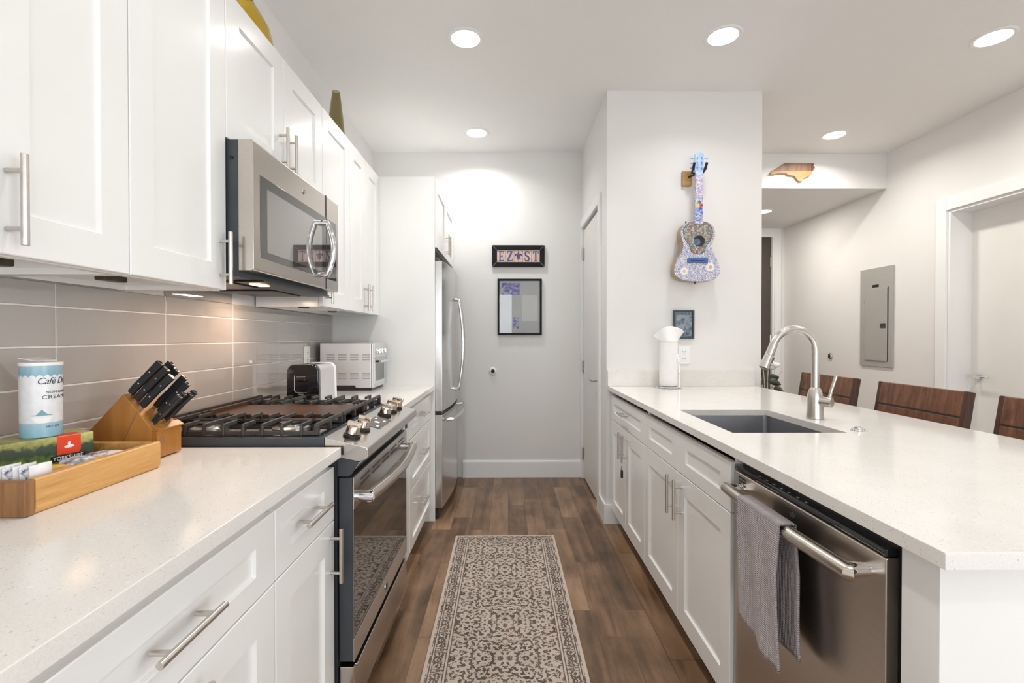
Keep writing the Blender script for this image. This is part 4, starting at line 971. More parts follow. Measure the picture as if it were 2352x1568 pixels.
solo('countertop', B().plate(XRC, 1.63, .722, YP-.002, .8865, CT, SK, .002), M['quartz'], 'long speckled white quartz peninsula countertop with the sink cut-out', 'countertop', (1.14, 1.9, .8865), 'speckled quartz countertops')
solo('upstand', B().box(PL+.004, 1.632, YP-.0205, YP-.001, CT+.0008, 1.019, .0015), M['quartz'], 'low white quartz upstand along the wall with the guitar', 'upstand', (1.14, YP-.01, CT))

# sink
t = thing('sink', 'dark stainless undermount sink basin in the peninsula', 'sink', ((SK[0]+SK[1])/2, (SK[2]+SK[3])/2, .66))
b = B(); x0, x1, y0, y1 = SK[0]-.006, SK[1]+.006, SK[2]-.006, SK[3]+.006; z0, z1 = .665, .8848; r = .018
tt = bmesh.new()
def rr(x0, x1, y0, y1, r, z, n=5):
    o = []
    for cx_, cy_, a0 in ((x1-r, y1-r, 0), (x0+r, y1-r, pi/2), (x0+r, y0+r, pi), (x1-r, y0+r, 3*pi/2)):
        for i in range(n+1): a = a0+i/n*pi/2; o.append(tt.verts.new((cx_+r*cos(a), cy_+r*sin(a), z)))
    return o
L = [rr(x0-.012, x1+.012, y0-.012, y1+.012, .02, z1), rr(x0, x1, y0, y1, r, z1), rr(x0+.002, x1-.002, y0+.002, y1-.002, r, z0+.015), rr(x0+.012, x1-.012, y0+.012, y1-.012, r, z0)]
for a, c in zip(L, L[1:]):
    for k in range(len(a)): tt.faces.new((a[k], a[(k+1) % len(a)], c[(k+1) % len(a)], c[k]))
tt.faces.new(L[-1])
b._add(tt)
so = part('basin', b, M['sinksteel'], t); md = so.modifiers.new('s', 'SOLIDIFY'); md.thickness = .0012; md.offset = 1
part('drain', B().lathe([(0, .0025), (.012, .003), (.030, .0035), (.043, .0045), (.046, .003), (.046, .001)], ((x0+x1)/2, (y0+y1)/2, z0), 32), M['chrome'], t)

# faucet
FX, FY_ = 1.224, 1.918
t = thing('faucet', 'brushed nickel gooseneck pull-down faucet behind the sink', 'faucet', (FX, FY_, CT))
part('base', B().lathe([(0, .0006), (.031, .0006), (.0315, .004), (.030, .03), (.0285, .06), (.0285, .082), (.026, .10), (.021, .115), (.016, .124), (0, .125)], (FX, FY_, CT), 32), M['nickel'], t)
pts = [(FX, FY_, CT+.115), (FX, FY_, CT+.27)]
ra = .0855
for i in range(1, 19): a = i/18*R(158); pts.append((FX-ra+ra*cos(a), FY_, CT+.27+ra*sin(a)))
lx, lz = pts[-1][0], pts[-1][2]; dx, dz = -sin(R(158)), cos(R(158))
pts.append((lx+dx*.01, FY_, lz+dz*.01))
part('spout', B().tube(pts, .0145, 18), M['nickel'], t)
p0 = Vector((lx+dx*.008, FY_, lz+dz*.008)); dv = Vector((dx, 0, dz))
hd = part('spray_head', B().cyl(p0, p0+dv*.045, .0155, .0165, 24).cyl(p0+dv*.045, p0+dv*.10, .0165, .0205, 24, .002), M['nickel'], t)
part('spray_face', B().cyl(p0+dv*.0995, p0+dv*.103, .018, .017, 24), M['darkgrey'], hd)
part('spray_button', B().box(-.004, .004, -.006, .006, -.012, .012, .002, Mx=Matrix.Translation(p0+dv*.06+Vector((.016, 0, -.006))) @ dv.to_track_quat('Z', 'Y').to_matrix().to_4x4()), M['darkgrey'], hd)
hv = Vector((.55, -.835, 0)).normalized(); c0 = Vector((FX, FY_, CT+.070))
lb = part('valve', B().cyl(c0, c0+hv*.062, .020, n=28, bv=.003), M['nickel'], t)
c1 = c0+hv*.050
part('lever', B().tube([c1+Vector((0, 0, .012)), c1+Vector((.008, -.004, .05)), c1+Vector((.022, -.010, .105))], [.0062, .0062, .0068], 14), M['nickel'], lb)
solo('sink_button', B().lathe([(0, .0125), (.012, .0125), (.013, .011), (.013, .006), (.020, .005), (.0215, .0006), (0, .0006)], (1.218, 1.672, CT), 32), M['chrome'], 'small round chrome push button on the counter near the faucet', 'button', (1.218, 1.672, CT))

# dishwasher
DX, DY0, DY1 = .690, .8745, 1.4655
t = thing('dishwasher', 'stainless dishwasher with bar handle under the peninsula', 'dishwasher', (.95, 1.17, 0))
part('tub', B().box(.716, 1.26, DY0+.004, DY1-.004, .09, .868).box(.76, 1.2, DY0+.03, DY1-.03, 0, .09), M['darkgrey'], t)
dp = part('door_panel', B().prism([(.7155, .115), (DX+.004, .115), (DX, .12), (DX, .832), (DX+.003, .836), (.7155, .836)], 'y', DY0, DY1, .003), M['steel_dw'], t)
cs = part('control_strip', B().box(DX+.001, .7155, DY0, DY1, .8365, .852, .003), M['gloss'], t)
for k in range(7): part('control_icon', B().box(DX+.006, DX+.011, 1.12+k*.035, 1.128+k*.035, .8519, .8523), M['inkwhite'], cs)
v = B()
for i in range(6):
    for j in range(3): v.box(DX-.0006, DX+.001, DY1-.030-i*.0075-.0055, DY1-.030-i*.0075, .800+j*.0095, .8068+j*.0095, .0004, 1)
part('air_vent', v, M['black'], dp)
part('badge', B().cyl((DX-.0012, 1.165, .807), (DX+.001, 1.165, .807), .0068, n=20).box(DX-.001, DX+.001, 1.155, 1.175, .804, .810), M['ink'], dp)
HZ_ = .792; HX = .645
pts = [(HX+.008, DY0+.034, HZ_)]+[(HX+.004-.010*sin(pi*i/16), DY0+.036+(DY1-DY0-.072)*i/16, HZ_) for i in range(17)]+[(HX+.008, DY1-.034, HZ_)]
hb = part('door_handle', B().tube(pts, .0165, 18), M['steel_bar'], dp)
for y in (DY0+.048, DY1-.048): part('handle_post', B().cyl((DX+.001, y, HZ_), (HX+.002, y, HZ_), .013, .0165, 20), M['chrome'], hb)
part('toe_kick', B().box(.735, .75, DY0+.002, DY1-.002, .005, .112), M['black'], t)

# towel over the dishwasher handle
def towel():
    tt = bmesh.new(); nu, nv = 22, 60; y0, y1 = 1.098, 1.298; uvl = tt.loops.layers.uv.new('UVMap'); G = []; UV = {}
    top, zf, zb = HZ_+.0185, .476, .505
    front = top-zf; back = top-zb; arc = pi*.021; Ltot = front+arc+back
    for j in range(nv+1):
        s_ = Ltot*j/nv; row = []
        for i in range(nu+1):
            u = i/nu; y = y0+(y1-y0)*u
            xb = HX-.006
            if s_ < front:      # hanging front, s from the hem upward
                d = (front-s_); w = min(1, d/.12)
                x = xb-.0215-.010*w*sin(u*5.2+.6)*(.4+d)-.004*sin(u*13+d*9)*w; z = top-.0185-d+.0185
                y = y+(.004*sin(d*14+u*2)-.018*(u-.5)*d*1.2)*w - .010*d*(1-u)*0 + (0.05*d*(u-1))*w*.6
                z = min(z, top)-(.045*max(0, (u-.55))*(d/front)*-1.)*0
                z += .05*(max(0, u-.45)**1.5)*(d/front)
            elif s_ < front+arc:
                a = (s_-front)/.021; x = xb-.0215*cos(a); z = top-.0015+.004*sin(a)
            else:
                d = s_-front-arc; w = min(1, d/.12)
                x = xb+.0215+.004*sin(u*7+1.)*w+.002*sin(d*20)*w; z = top-.0015-d
                y = y-.022*w*(1-u)*d*2.2
                x = min(x, DX-.008)
            v = tt.verts.new((x, y, z)); row.append(v); UV[v] = (u*(y1-y0), s_)
        G.append(row)
    for j in range(nv):
        for i in range(nu):
            f = tt.faces.new((G[j][i], G[j][i+1], G[j+1][i+1], G[j+1][i]))
            for l in f.loops: l[uvl].uv = UV[l.vert]
    b = B(); b._add(tt); return b
tw = solo('dish_towel', towel(), M['towel'], 'mauve grey waffle dish towel hanging over the dishwasher handle', 'towel', (HX, 1.2, HZ_), smooth=80)
md = tw.modifiers.new('s', 'SOLIDIFY'); md.thickness = .005; md.offset = -1

# keys on the cabinet handle
kx, ky = XRB-.032, 2.748
t = thing('key_ring', 'small key ring with black fob hanging from a peninsula door handle', 'keys', (kx, ky, .52))
b = B().tube([(kx+.001+.002*sin(a), ky+.017*sin(a), .521+.0185*cos(a)) for a in [i*2*pi/24 for i in range(24)]], .0014, 8, True)
part('ring', b, M['chrome'], t)
part('key', B().cyl((kx-.001, ky+.008, .487), (kx+.001, ky+.008, .487), .010, n=18).box(kx-.001, kx+.001, ky+.005, ky+.011, .450, .480), M['steel_x'], t)
part('fob', B().box(kx-.007, kx+.005, ky-.018, ky+.004, .437, .482, .004).tube([(kx-.001, ky-.007, .482), (kx-.001, ky-.006, .505)], .002, 8), M['black'], t)

# paper towels
PX, PY = 1.024, 3.085
t = thing('paper_towel_holder', 'chrome paper towel holder with round base on the peninsula', 'paper towel holder', (PX, PY, CT))
part('base', B().lathe([(0, .0006), (.080, .0006), (.082, .003), (.080, .009), (.074, .011), (0, .012)], (PX, PY, CT), 48), M['chrome'], t)
part('post', B().cyl((PX, PY, CT+.011), (PX, PY, CT+.30), .006, n=14), M['chrome'], t)
part('side_arm', B().tube([(PX+.066, PY-.012, CT+.010), (PX+.066, PY-.012, CT+.10), (PX+.070, PY-.014, CT+.105), (PX+.066, PY-.012, CT+.115), (PX+.064, PY-.011, CT+.15), (PX+.060, PY-.010, CT+.185), (PX+.056, PY-.010, CT+.20), (PX+.059, PY-.011, CT+.215)], .0032, 10), M['chrome'], t)
t = thing('paper_towel_roll', 'white paper towel roll with loose top sheet standing on the holder', 'paper towels', (PX, PY, CT+.0125))
part('roll', B().lathe([(.02, .0125), (.0552, .0125), (.056, .014), (.056, .289), (.0545, .290), (.02, .290), (.02, .0125)], (PX, PY, CT), 48), M['paper'], t)
tt = bmesh.new(); nu, nv = 26, 14; G = []
outl = [(-.100, .328), (-.088, .350), (-.062, .376), (-.022, .392), (.022, .392), (.058, .380), (.084, .358)]
def oi(u):
    f = u*(len(outl)-1); i = min(int(f), len(outl)-2); q = f-i; return tuple(outl[i][k]*(1-q)+outl[i+1][k]*q for k in (0, 1))
for j in range(nv+1):
    v = j/nv; row = []
    for i in range(nu+1):
        u = i/nu; a = pi+pi*u
        bx, by, bz = .052*cos(a)*(1-.1*v), -.052*abs(sin(a))*(1-v*.4), .289+.006*v
        tx, tz = oi(u)
        q = v**.8
        row.append(tt.verts.new((PX+bx*(1-q)+tx*q, PY-.004+by*(1-q)+(-.030+.016*sin(u*11+.5))*q*1.0, CT+bz*(1-q)+tz*q)))
    G.append(row)
for j in range(nv):
    for i in range(nu): tt.faces.new((G[j][i], G[j][i+1], G[j+1][i+1], G[j+1][i]))
b = B(); b._add(tt); ls = part('loose_sheet', b, M['paper'], t, smooth=80); md = ls.modifiers.new('s', 'SOLIDIFY'); md.thickness = .0008

# ------------------------------------------------------------------ pictures and things on the walls
def frame(x0, x1, z0, z1, y, w=.018, dep=.02):
    b = B(); e = .0006
    return b.box(x0, x0+w, y-dep, y-e, z0, z1, .0015).box(x1-w, x1, y-dep, y-e, z0, z1, .0015).box(x0+w, x1-w, y-dep+.0005, y-e, z0, z0+w, .0015).box(x0+w, x1-w, y-dep+.0005, y-e, z1-w, z1, .0015)
# tile name sign
x0, x1, z0, z1 = -.139, .320, 1.853, 2.041
t = thing('tile_sign', 'black-framed tile sign reading EZ ST on the back wall', 'sign', ((x0+x1)/2, YB, (z0+z1)/2))
part('frame', frame(x0, x1, z0, z1, YB, .040, .024), M['frameblk'], t)
part('corner_mitre', B().box(-.001, .001, -.0005, .0005, -.026, .026, Mx=Matrix.Translation((x0+.020, YB-.0238, z0+.020)) @ Matrix.Rotation(R(45), 4, 'Y')).box(-.001, .001, -.0005, .0005, -.026, .026, Mx=Matrix.Translation((x1-.020, YB-.0238, z1-.020)) @ Matrix.Rotation(R(45), 4, 'Y')).box(-.001, .001, -.0005, .0005, -.026, .026, Mx=Matrix.Translation((x0+.020, YB-.0238, z1-.020)) @ Matrix.Rotation(R(-45), 4, 'Y')).box(-.001, .001, -.0005, .0005, -.026, .026, Mx=Matrix.Translation((x1-.020, YB-.0238, z0+.020)) @ Matrix.Rotation(R(-45), 4, 'Y')), M['greypanel'], t)
ntile = 5; a0, a1 = x0+.0405, x1-.0405; wt = (a1-a0)/ntile
cream = plain('cream_glaze', (.66, .50, .42), .2, var=.12, scale=14)
yl_ = YB-.0155
def gl(*polys):
    b = B()
    for q in polys: b.prism(q, 'y', yl_-.0022, yl_+.0002)
    return b
def seg(xa, xb, za, zb): return [(xa, za), (xb, za), (xb, zb), (xa, zb)]
H = .086; zc = (z0+z1)/2; lo, hi = zc-H/2, zc+H/2
for k, ch in enumerate('EZ*ST'):
    cx = a0+wt*(k+.5)
    tl = part('letter_tile', B().box(a0+wt*k+.0008, a0+wt*(k+1)-.0008, yl_, YB-.002, z0+.041, z1-.041, .0015), cream, t)
    if ch == 'E': b = gl(seg(cx-.016, cx-.005, lo, hi), seg(cx-.023, cx-.016, lo, lo+.005), seg(cx-.023, cx-.016, hi-.005, hi), seg(cx-.005, cx+.024, lo, lo+.008), seg(cx-.005, cx+.024, hi-.008, hi), seg(cx-.005, cx+.008, zc-.004, zc+.004), seg(cx+.019, cx+.024, lo+.008, lo+.022), seg(cx+.019, cx+.024, hi-.020, hi-.008), seg(cx+.008, cx+.012, zc-.012, zc+.012))
    elif ch == 'Z': b = gl(seg(cx-.024, cx+.024, lo, lo+.008), seg(cx-.022, cx+.024, hi-.008, hi), [(cx-.025, lo+.008), (cx-.010, lo+.008), (cx+.024, hi-.008), (cx+.009, hi-.008)], seg(cx+.019, cx+.024, lo+.008, lo+.022), seg(cx-.022, cx-.017, hi-.022, hi-.008))
    elif ch == 'T': b = gl(seg(cx-.0055, cx+.0055, lo, hi-.008), seg(cx-.014, cx-.0055, lo, lo+.005), seg(cx+.0055, cx+.014, lo, lo+.005), seg(cx-.025, cx+.025, hi-.008, hi), seg(cx-.025, cx-.020, hi-.024, hi-.008), seg(cx+.020, cx+.025, hi-.024, hi-.008))
    elif ch == 'S':
        P_ = [(.019, .026), (.012, .038), (0, .0405), (-.013, .036), (-.018, .024), (-.013, .010), (0, .002), (.013, -.007), (.019, -.021), (.013, -.035), (0, -.0405), (-.013, -.038), (-.020, -.025)]
        b = B().tube([(cx+p, yl_-.0008, zc+q) for p, q in P_], [.002, .004, .0045, .005, .0058, .006, .0062, .006, .0058, .005, .0045, .004, .002], 8).prism(seg(cx+.017, cx+.021, zc+.018, zc+.036), 'y', yl_-.002, yl_).prism(seg(cx-.022, cx-.018, zc-.036, zc-.018), 'y', yl_-.002, yl_)
    else:
        b = gl([(cx, hi+.002), (cx+.011, zc+.018), (cx+.006, zc-.004), (cx-.006, zc-.004), (cx-.011, zc+.018)], seg(cx-.016, cx+.016, zc-.010, zc-.004), [(cx, lo), (cx+.007, zc-.022), (cx+.004, zc-.010), (cx-.004, zc-.010), (cx-.007, zc-.022)])
        for s_ in (-1, 1):
            b.tube([(cx+s_*.005, yl_-.0008, zc-.006), (cx+s_*.012, yl_-.0008, zc+.012), (cx+s_*.021, yl_-.0008, zc+.018), (cx+s_*.027, yl_-.0008, zc+.010), (cx+s_*.024, yl_-.0008, zc+.002)], [.003, .0055, .006, .005, .002], 8)
            b.tube([(cx+s_*.005, yl_-.0008, zc-.010), (cx+s_*.014, yl_-.0008, zc-.020), (cx+s_*.019, yl_-.0008, zc-.016)], [.003, .004, .002], 8)
    part('glyph' if ch == '*' else 'letter', b, M['purple'], tl)
# framed collage
x0, x1, z0, z1 = -.093, .296, 1.256, 1.748
t = thing('framed_collage', 'black-framed glazed collage with violet strip below the tile sign', 'picture', ((x0+x1)/2, YB, (z0+z1)/2))
part('frame', frame(x0, x1, z0, z1, YB, .017, .026), M['frameblk'], t)
part('mount', B().box(x0+.016, x1-.016, YB-.008, YB-.002, z0+.016, z1-.016), M['mat'], t)
sx0 = x0+.035
part('photo_strip', B().box(sx0, sx0+.16, YB-.0095, YB-.0078, z1-.14, z1-.035, .0005).box(sx0+.105, sx0+.155, YB-.0095, YB-.0078, z0+.055, z0+.155, .0005), M['artblue'], t)
part('card', B().box(x1-.175, x1-.038, YB-.012, YB-.0078, z1-.37, z1-.145, .001), M['card'], t)
part('glass', B().box(x0+.0165, x1-.0165, YB-.0225, YB-.0210, z0+.0165, z1-.0165), M['pane'], t)
# little photo
x0, x1, z0, z1 = 1.090, 1.229, 1.226, 1.414
t = thing('framed_photo', 'small dark-framed bluish photo above the outlet on the guitar wall', 'picture', ((x0+x1)/2, YP, (z0+z1)/2))
part('frame', frame(x0, x1, z0, z1, YP, .010, .016), plain('blue_black_frame', (.03, .045, .06), .5, var=.1), t)
ph = part('photo', B().box(x0+.009, x1-.009, YP-.008, YP-.002, z0+.009, z1-.009), plain('slate_mount', (.15, .22, .28), .5), t)
ph2 = part('print', B().box(x0+.021, x1-.014, YP-.009, YP-.0078, z0+.020, z1-.030), M['photoblue'], ph)
part('print_detail', B().box(x0+.024, x0+.060, YP-.0095, YP-.0088, z1-.055, z1-.036).box(x0+.064, x1-.030, YP-.0095, YP-.0088, z1-.055, z1-.036).box(x1-.045, x1-.037, YP-.0095, YP-.0078, z1-.022, z1-.012).box(x1-.026, x1-.019, YP-.0095, YP-.0078, z1-.022, z1-.012), plain('pale_print', (.45, .52, .60), .5), ph)
part('glass', B().box(x0+.0095, x1-.0095, YP-.0135, YP-.0125, z0+.0095, z1-.0095), M['pane'], t)
# wooden state outline on the soffit
P_ = [(366, 1243), (400, 1195), (440, 1172), (500, 1140), (555, 1100), (930, 1100), (952, 1115), (935, 1130), (957, 1155), (930, 1195), (905, 1240), (880, 1262), (820, 1285), (782, 1330), (742, 1328), (690, 1262), (610, 1250), (580, 1228), (470, 1230), (430, 1243)]
X0, Z0, sc = 2.300, 2.764, (2.700-2.300)/(957-366)
P2 = [(X0+(a-366)*sc, Z0-(c-1100)*sc*1.02) for a, c in P_]
zs = Z0-(1198-1100)*sc*1.02
def clip(poly, z, up):
    o = []
    for (a, b_), (c, d) in zip(poly, poly[1:]+poly[:1]):
        ia, ic = (b_ >= z) == up, (d >= z) == up
        if ia: o.append((a, b_))
        if ia != ic: f = (z-b_)/(d-b_); o.append((a+(c-a)*f, z))
    return o
t = thing('wooden_wall_plaque', 'two-tone wooden state-shaped plaque on the white header over the hall', 'plaque', (2.5, YB, 2.69))
part('dark_upper_wood', B().prism(clip(P2, zs, True), 'y', YB-.020, YB-.0008, .001, 1), M['ncdark'], t)
part('light_lower_wood', B().prism(clip(P2, zs-.0004, False), 'y', YB-.020, YB-.0008, .001, 1), M['nclight'], t)
# door bumpers
def bumper(label, loc, rz, mt='white'):
    t = thing('door_bumper', label, 'door stop', loc, (0, 0, rz), group='wall door stops')
    part('cup', B().lathe([(0, .001), (.034, .001), (.034, .006), (.028, .013), (.020, .015), (.018, .012), (0, .012)], n=32, Mx=Matrix.Rotation(R(90), 4, 'X')), M[mt], t, True)
    part('bumper', B().lathe([(0, .012), (.0165, .012), (.015, .019), (0, .021)], n=24, Mx=Matrix.Rotation(R(90), 4, 'X')), M['rubber'], t, True)
bumper('round white door stop low on the back wall below the collage', (-.134, YB, .936), 0)
bumper('small chrome door stop on the right wall beside the grey electrical panel', (XR, 5.0, 1.04), R(90)*-1, 'chrome')
# guitar: outline half-widths along its length, local origin at the neck joint
GX, GZ_, GY = 1.213, 1.978, YP-.115
t = thing('painted_guitar', 'small guitar painted with blue curls hanging on the pillar wall', 'guitar', (GX, GY, GZ_), (0, R(1.2), 0))
half = [(0, .026), (-.003, .048), (-.013, .074), (-.032, .096), (-.058, .108), (-.084, .111), (-.110, .105), (-.135, .096), (-.160, .091), (-.185, .094), (-.215, .110), (-.245, .128), (-.280, .142), (-.310, .147), (-.335, .144), (-.358, .130), (-.374, .105), (-.383, .06), (-.385, 0)]
def smooth(h, n=3):
    for _ in range(n):
        o = [h[0]]
        for a, c in zip(h, h[1:]): o += [(a[0]*.75+c[0]*.25, a[1]*.75+c[1]*.25), (a[0]*.25+c[0]*.75, a[1]*.25+c[1]*.75)]
        o.append(h[-1]); h = o
    return h
hs = smooth(half, 2)
poly = [(w, z) for z, w in hs]+[(-w, z) for z, w in reversed(hs[:-1])]
body = B().prism(poly, 'y', .0015, .072, 0)
part('body_sides', body, M['gside'], t, True, smooth=50)
part('soundboard', B().prism(poly, 'y', -.0015, .0012, .0012, 1, ang=50), M['gbody'], t, True)
sk = [(0, .030), (-.006, .052), (-.022, .076), (-.046, .091), (-.075, .094), (-.105, .087), (-.130, .074), (-.148, .056), (-.165, .050), (-.19, .044), (-.204, .022), (-.207, 0)]
sk = smooth(sk, 2); pk = [(w, z-.004) for z, w in sk]+[(-w, z-.004) for z, w in reversed(sk[:-1])]
mo = part('mosaic_patch', B().prism(pk, 'y', -.0024, -.0012), M['gmosaic'], t, True, label='multicoloured mosaic patch')
rim = B().tube([(x, -.002, z) for x, z in pk], .0016, 6, True)
part('patch_outline', rim, M['ink'], mo, True)
part('sound_hole', B().cyl((.008, -.0034, -.128), (.008, -.0020, -.128), .036, n=36), M['gloss'], t, True)
part('hole_print', B().cyl((-.006, -.0038, -.134), (-.006, -.0030, -.134), .022, n=24), plain('faded_blue_disc', (.10, .13, .23), .5, var=.3, scale=50), t, True)
part('bridge', B().box(-.066, .066, -.010, -.0014, -.268, -.236, .006), M['bridge'], t, True)
part('saddle', B().box(-.045, .045, -.012, -.009, -.256, -.252, .001), M['label_black'], t, True)
def flower(cx, cz, r, cc):
    b = B()
    for k in range(9): a = k*2*pi/9; b.ball((cx+r*.62*cos(a), -.0022, cz+r*.62*sin(a)), r*.38, (1, .08, 1), 10)
    p = part('painted_flower', b, M['pk_white'], t, True)
    part('flower_centre', B().ball((cx, -.003, cz), r*.42, (1, .1, 1), 12), plain('ochre_print', cc, .5), p, True)
flower(.083, -.292, .028, (.62, .45, .22)); flower(-.083, -.322, .025, (.66, .52, .36))
nk = part('neck', B().prism([(-.027, -.02), (.027, -.02), (.0225, .298), (-.0225, .298)], 'y', -.006, .016, .003), M['gneck'], t, True)
part('painted_lower_neck', B().prism([(-.0262, .0), (.0262, .0), (.0252, .085), (-.0252, .085)], 'y', -.0072, -.0058), M['gneckblue'], nk, True)
for cx, cz, r, col in ((-.013, .094, .0125, (.80, .58, .05)), (.015, .098, .0105, (.62, .04, .03)), (.010, .076, .0125, (.04, .12, .62)), (.004, .117, .011, (.05, .22, .13))):
    part('painted_dot', B().ball((cx, -.0065, cz), r, (1, .12, 1), 14), plain('dot_paint', col, .4), nk, True)
hd = part('headstock', B().prism([(-.021, .296), (.021, .296), (.028, .325), (.029, .425), (.020, .435), (-.020, .435), (-.029, .425), (-.028, .325)], 'y', .004, .018, .003), M['headblue'], t, True)
for s_ in (-1, 1):
    for z in (.34, .373, .405):
        part('tuning_peg', B().cyl((s_*.026, .011, z), (s_*.040, .011, z), .003, n=10).ball((s_*.047, .011, z), .0105, (1, .6, .85), 12).cyl((s_*.014, -.008, z), (s_*.014, .005, z), .0045, n=10), plain('peg_blue', (.25, .36, .75), .3) if z < .35 and s_ < 0 else M['headblue'], hd, True)
part('end_pin', B().cyl((0, .035, -.385), (0, .035, -.396), .0055, n=12), M['black'], t, True)
part('strap_button', B().cyl((-.066, .03, -.012), (-.070, .03, .003), .0045, n=12), M['black'], t, True)
# hanger
HXc, HZc = 1.176, 2.278
t = thing('guitar_hanger', 'wall hanger with wooden block and black padded fork above the guitar', 'hanger', (HXc, YP, HZc))
part('block', B().box(HXc-.032, HXc+.030, YP-.022, YP-.0008, HZc-.048, HZc+.048, .003), M['nclight'], t)
fk = B().cyl((HXc+.012, YP-.02, HZc+.010), (HXc+.036, YP-.080, HZc+.012), .007, n=12)
for s_ in (-1, 1): fk.tube([(HXc+.040, YP-.080, HZc+.012), (HXc+.042+s_*.036, YP-.084, HZc+.016), (HXc+.042+s_*.038, YP-.112, HZc+.030), (HXc+.042+s_*.040, YP-.138, HZc+.062)], [.007, .007, .0085, .0085], 12)
part('fork', fk, M['black'], t)

# electrical panel on the right wall
y0, y1, z0, z1 = 4.176, 4.565, .969, 1.864
t = thing('electrical_panel', 'grey metal electrical panel on the right wall', 'electrical panel', (XR, (y0+y1)/2, (z0+z1)/2))
part('cover', B().box(XR-.014, XR-.0008, y0, y1, z0, z1, .003), M['greypanel'], t)
dd = part('door', B().box(XR-.022, XR-.0142, 4.232, 4.495, z0+.055, 1.675, .003), M['greypanel'], t)
part('door_gap', B().box(XR-.0148, XR-.0138, 4.222, 4.2315, z0+.05, 1.68), M['black'], t)
part('latch', B().box(XR-.027, XR-.0215, 4.243, 4.300, 1.318, 1.360, .003), M['slate'], dd)
part('hinge', B().cyl((XR-.018, 4.498, 1.13), (XR-.018, 4.498, 1.16), .005, n=10).cyl((XR-.018, 4.498, 1.54), (XR-.018, 4.498, 1.57), .005, n=10), M['steel_z'], dd)
part('maker_plate', B().box(XR-.0152, XR-.0138, 4.335, 4.41, 1.688, 1.712), M['label_black'], t)

# plant in the hall
PXp, PYp = 2.335, 4.36
t = thing('potted_plant', 'pale twigs and dark leaves in a tall white planter in the hall', 'plant', (PXp, PYp, 0))
part('planter', B().lathe([(0, 0), (.11, 0), (.115, .01), (.145, .72), (.148, .735), (.138, .735), (.132, .68), (0, .68)], (PXp, PYp, 0), 40), M['pot'], t)
part('soil', B().lathe([(0, .700), (.1325, .698)], (PXp, PYp, 0), 32), M['soil'], t)
b = B()
for a, tx, ty, tz in ((.01, .02, 0, 1.10), (-.02, -.07, .03, 1.06), (.03, .10, -.02, .93), (-.01, -.05, -.05, 1.0)): b.tube([(PXp+a, PYp, .69), (PXp+a+tx*.3, PYp+ty*.4, .69+(tz-.69)*.5), (PXp+a+tx, PYp+ty, tz)], [.006, .005, .003], 8)
part('stem', b, M['stem'], t)
def leafm(p, d, L, w):
    tt = bmesh.new(); d = Vector(d).normalized(); sd = d.cross(Vector((0, 1, .2))).normalized(); rows = []
    for i in range(9):
        u = i/8; ww = w*sin(pi*min(1, u*.96+.02))**.8; q = Vector(p)+d*L*u+Vector((0, 0, -L*.35*u*u)); rows.append([tt.verts.new(q-sd*ww), tt.verts.new(q+Vector((0, -.006, -.004))), tt.verts.new(q+sd*ww)])
    for a, c in zip(rows, rows[1:]):
        for k in (0, 1): tt.faces.new((a[k], a[k+1], c[k+1], c[k]))
    b = B(); b._add(tt); return b
for p, d, L, w in (((.02, -.02, .86), (.5, -.3, .45), .13, .045), ((.0, -.03, .84), (.9, -.2, .1), .15, .042), ((-.03, 0, .9), (-.6, -.2, .6), .14, .04), ((.05, -.03, .78), (.7, -.5, -.1), .12, .04), ((-.04, -.02, .82), (-.9, -.2, .2), .14, .045)):
    o = part('leaf', leafm((PXp+p[0], PYp+p[1], p[2]), d, L*.72, w*.85), M['leaf'], t, smooth=80); md = o.modifiers.new('s', 'SOLIDIFY'); md.thickness = .0016
for p in ((.075, -.03, .985), (.035, -.02, 1.0), (.055, -.01, .965)): part('blossom', B().ball((PXp+p[0], PYp+p[1], p[2]), .032, (1, .7, .75), 14), M['bloom'], t)

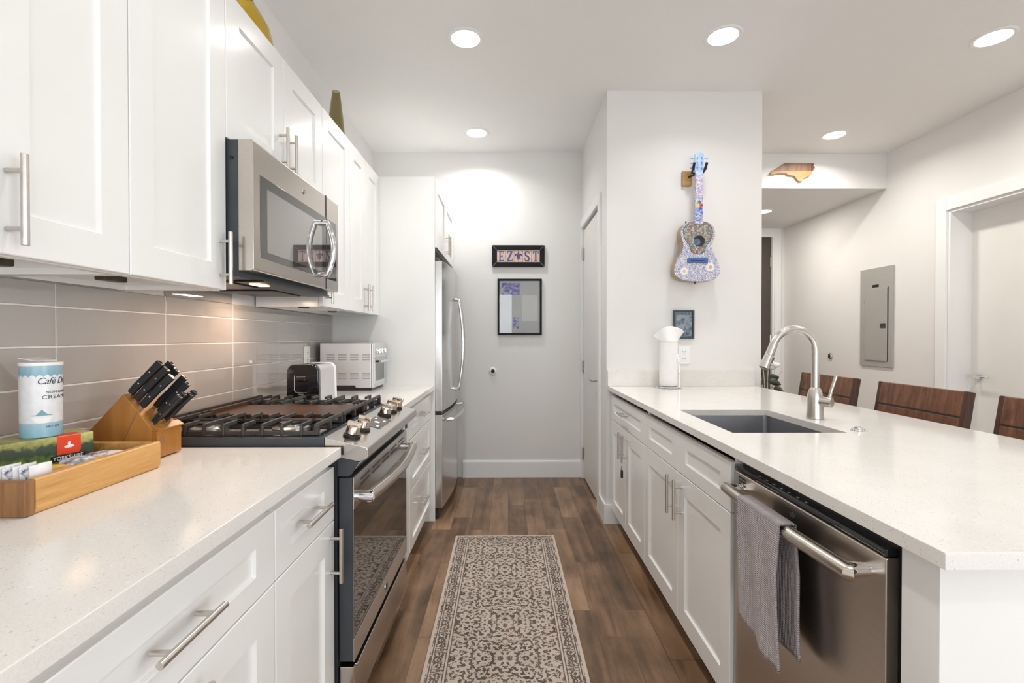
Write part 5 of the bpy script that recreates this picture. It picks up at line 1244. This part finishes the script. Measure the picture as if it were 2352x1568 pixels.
# ------------------------------------------------------------------ bar stools
def stool():
    t = thing('bar_stool', '', 'bar stool', (0, 0, 0), group='rustic wooden bar stools at the peninsula')
    lean = Matrix.Translation((.19, 0, .66)) @ Matrix.Rotation(R(9), 4, 'Y')
    bk = B(); w = .240
    for z0, z1 in ((.055, .135), (.137, .245), (.247, .357)): bk.box(-.016, .016, -w, w, z0, z1, .006, 3, lean)
    bo = part('backrest', bk, M['stool'], t, True)
    for sy in (-1, 1): part('edge_cap', B().box(-.0172, .0172, min(sy*(w+.0015), sy*(w-.022)), max(sy*(w+.0015), sy*(w-.022)), .056, .3575, .005, 2, lean), M['stooledge'], bo, True)
    part('groove_filler', B().box(-.0145, .0145, -w+.004, w-.004, .125, .255, 0, 2, lean), M['rubber'], bo, True)
    part('back_support', B().box(.0162, .0222, -.17, -.14, -.05, .30, .001, Mx=lean).box(.0162, .0222, .14, .17, -.05, .30, .001, Mx=lean), M['metalblk'], t, True)
    part('seat', B().box(-.20, .20, -.225, .225, .615, .655, .012, 3), M['stool'], t, True)
    part('seat_frame', B().box(-.185, .205, -.205, .205, .590, .6145, .003), M['metalblk'], t, True)
    for sx in (-1, 1):
        for sy in (-1, 1): part('leg', B().tube([(sx*.165, sy*.185, .595), (sx*.195, sy*.215, .0)], .0135, 12), M['metalblk'], t, True)
    b = B()
    for p, q in (((-.187, -.207, .2), (-.187, .207, .2)), ((-.187, -.207, .2), (.187, -.207, .2)), ((-.187, .207, .2), (.187, .207, .2)), ((.187, -.207, .2), (.187, .207, .2))): b.cyl(p, q, .010, n=12)
    part('footrest', b, M['metalblk'], t, True)
    return t
st = stool(); SXX = 1.655
st.location = (SXX, 2.85, 0); st['label'] = 'rustic dark wood bar stool half hidden behind the faucet'
dup(st, (SXX, 2.205, 0), 'rustic dark wood bar stool standing between the other two stools')
dup(st, (SXX, 1.60, 0), 'rustic dark wood bar stool cut off by the right photo edge')

# ------------------------------------------------------------------ runner rug
rg = solo('runner_rug', B().box(-.305, .305, -.915, .915, 0, .008, .003), M['rug'], 'beige and dark brown patterned runner rug on the wood floor', 'rug', (-.013, 2.078, .0006), local=True)
rg.rotation_euler = (0, 0, R(.4))
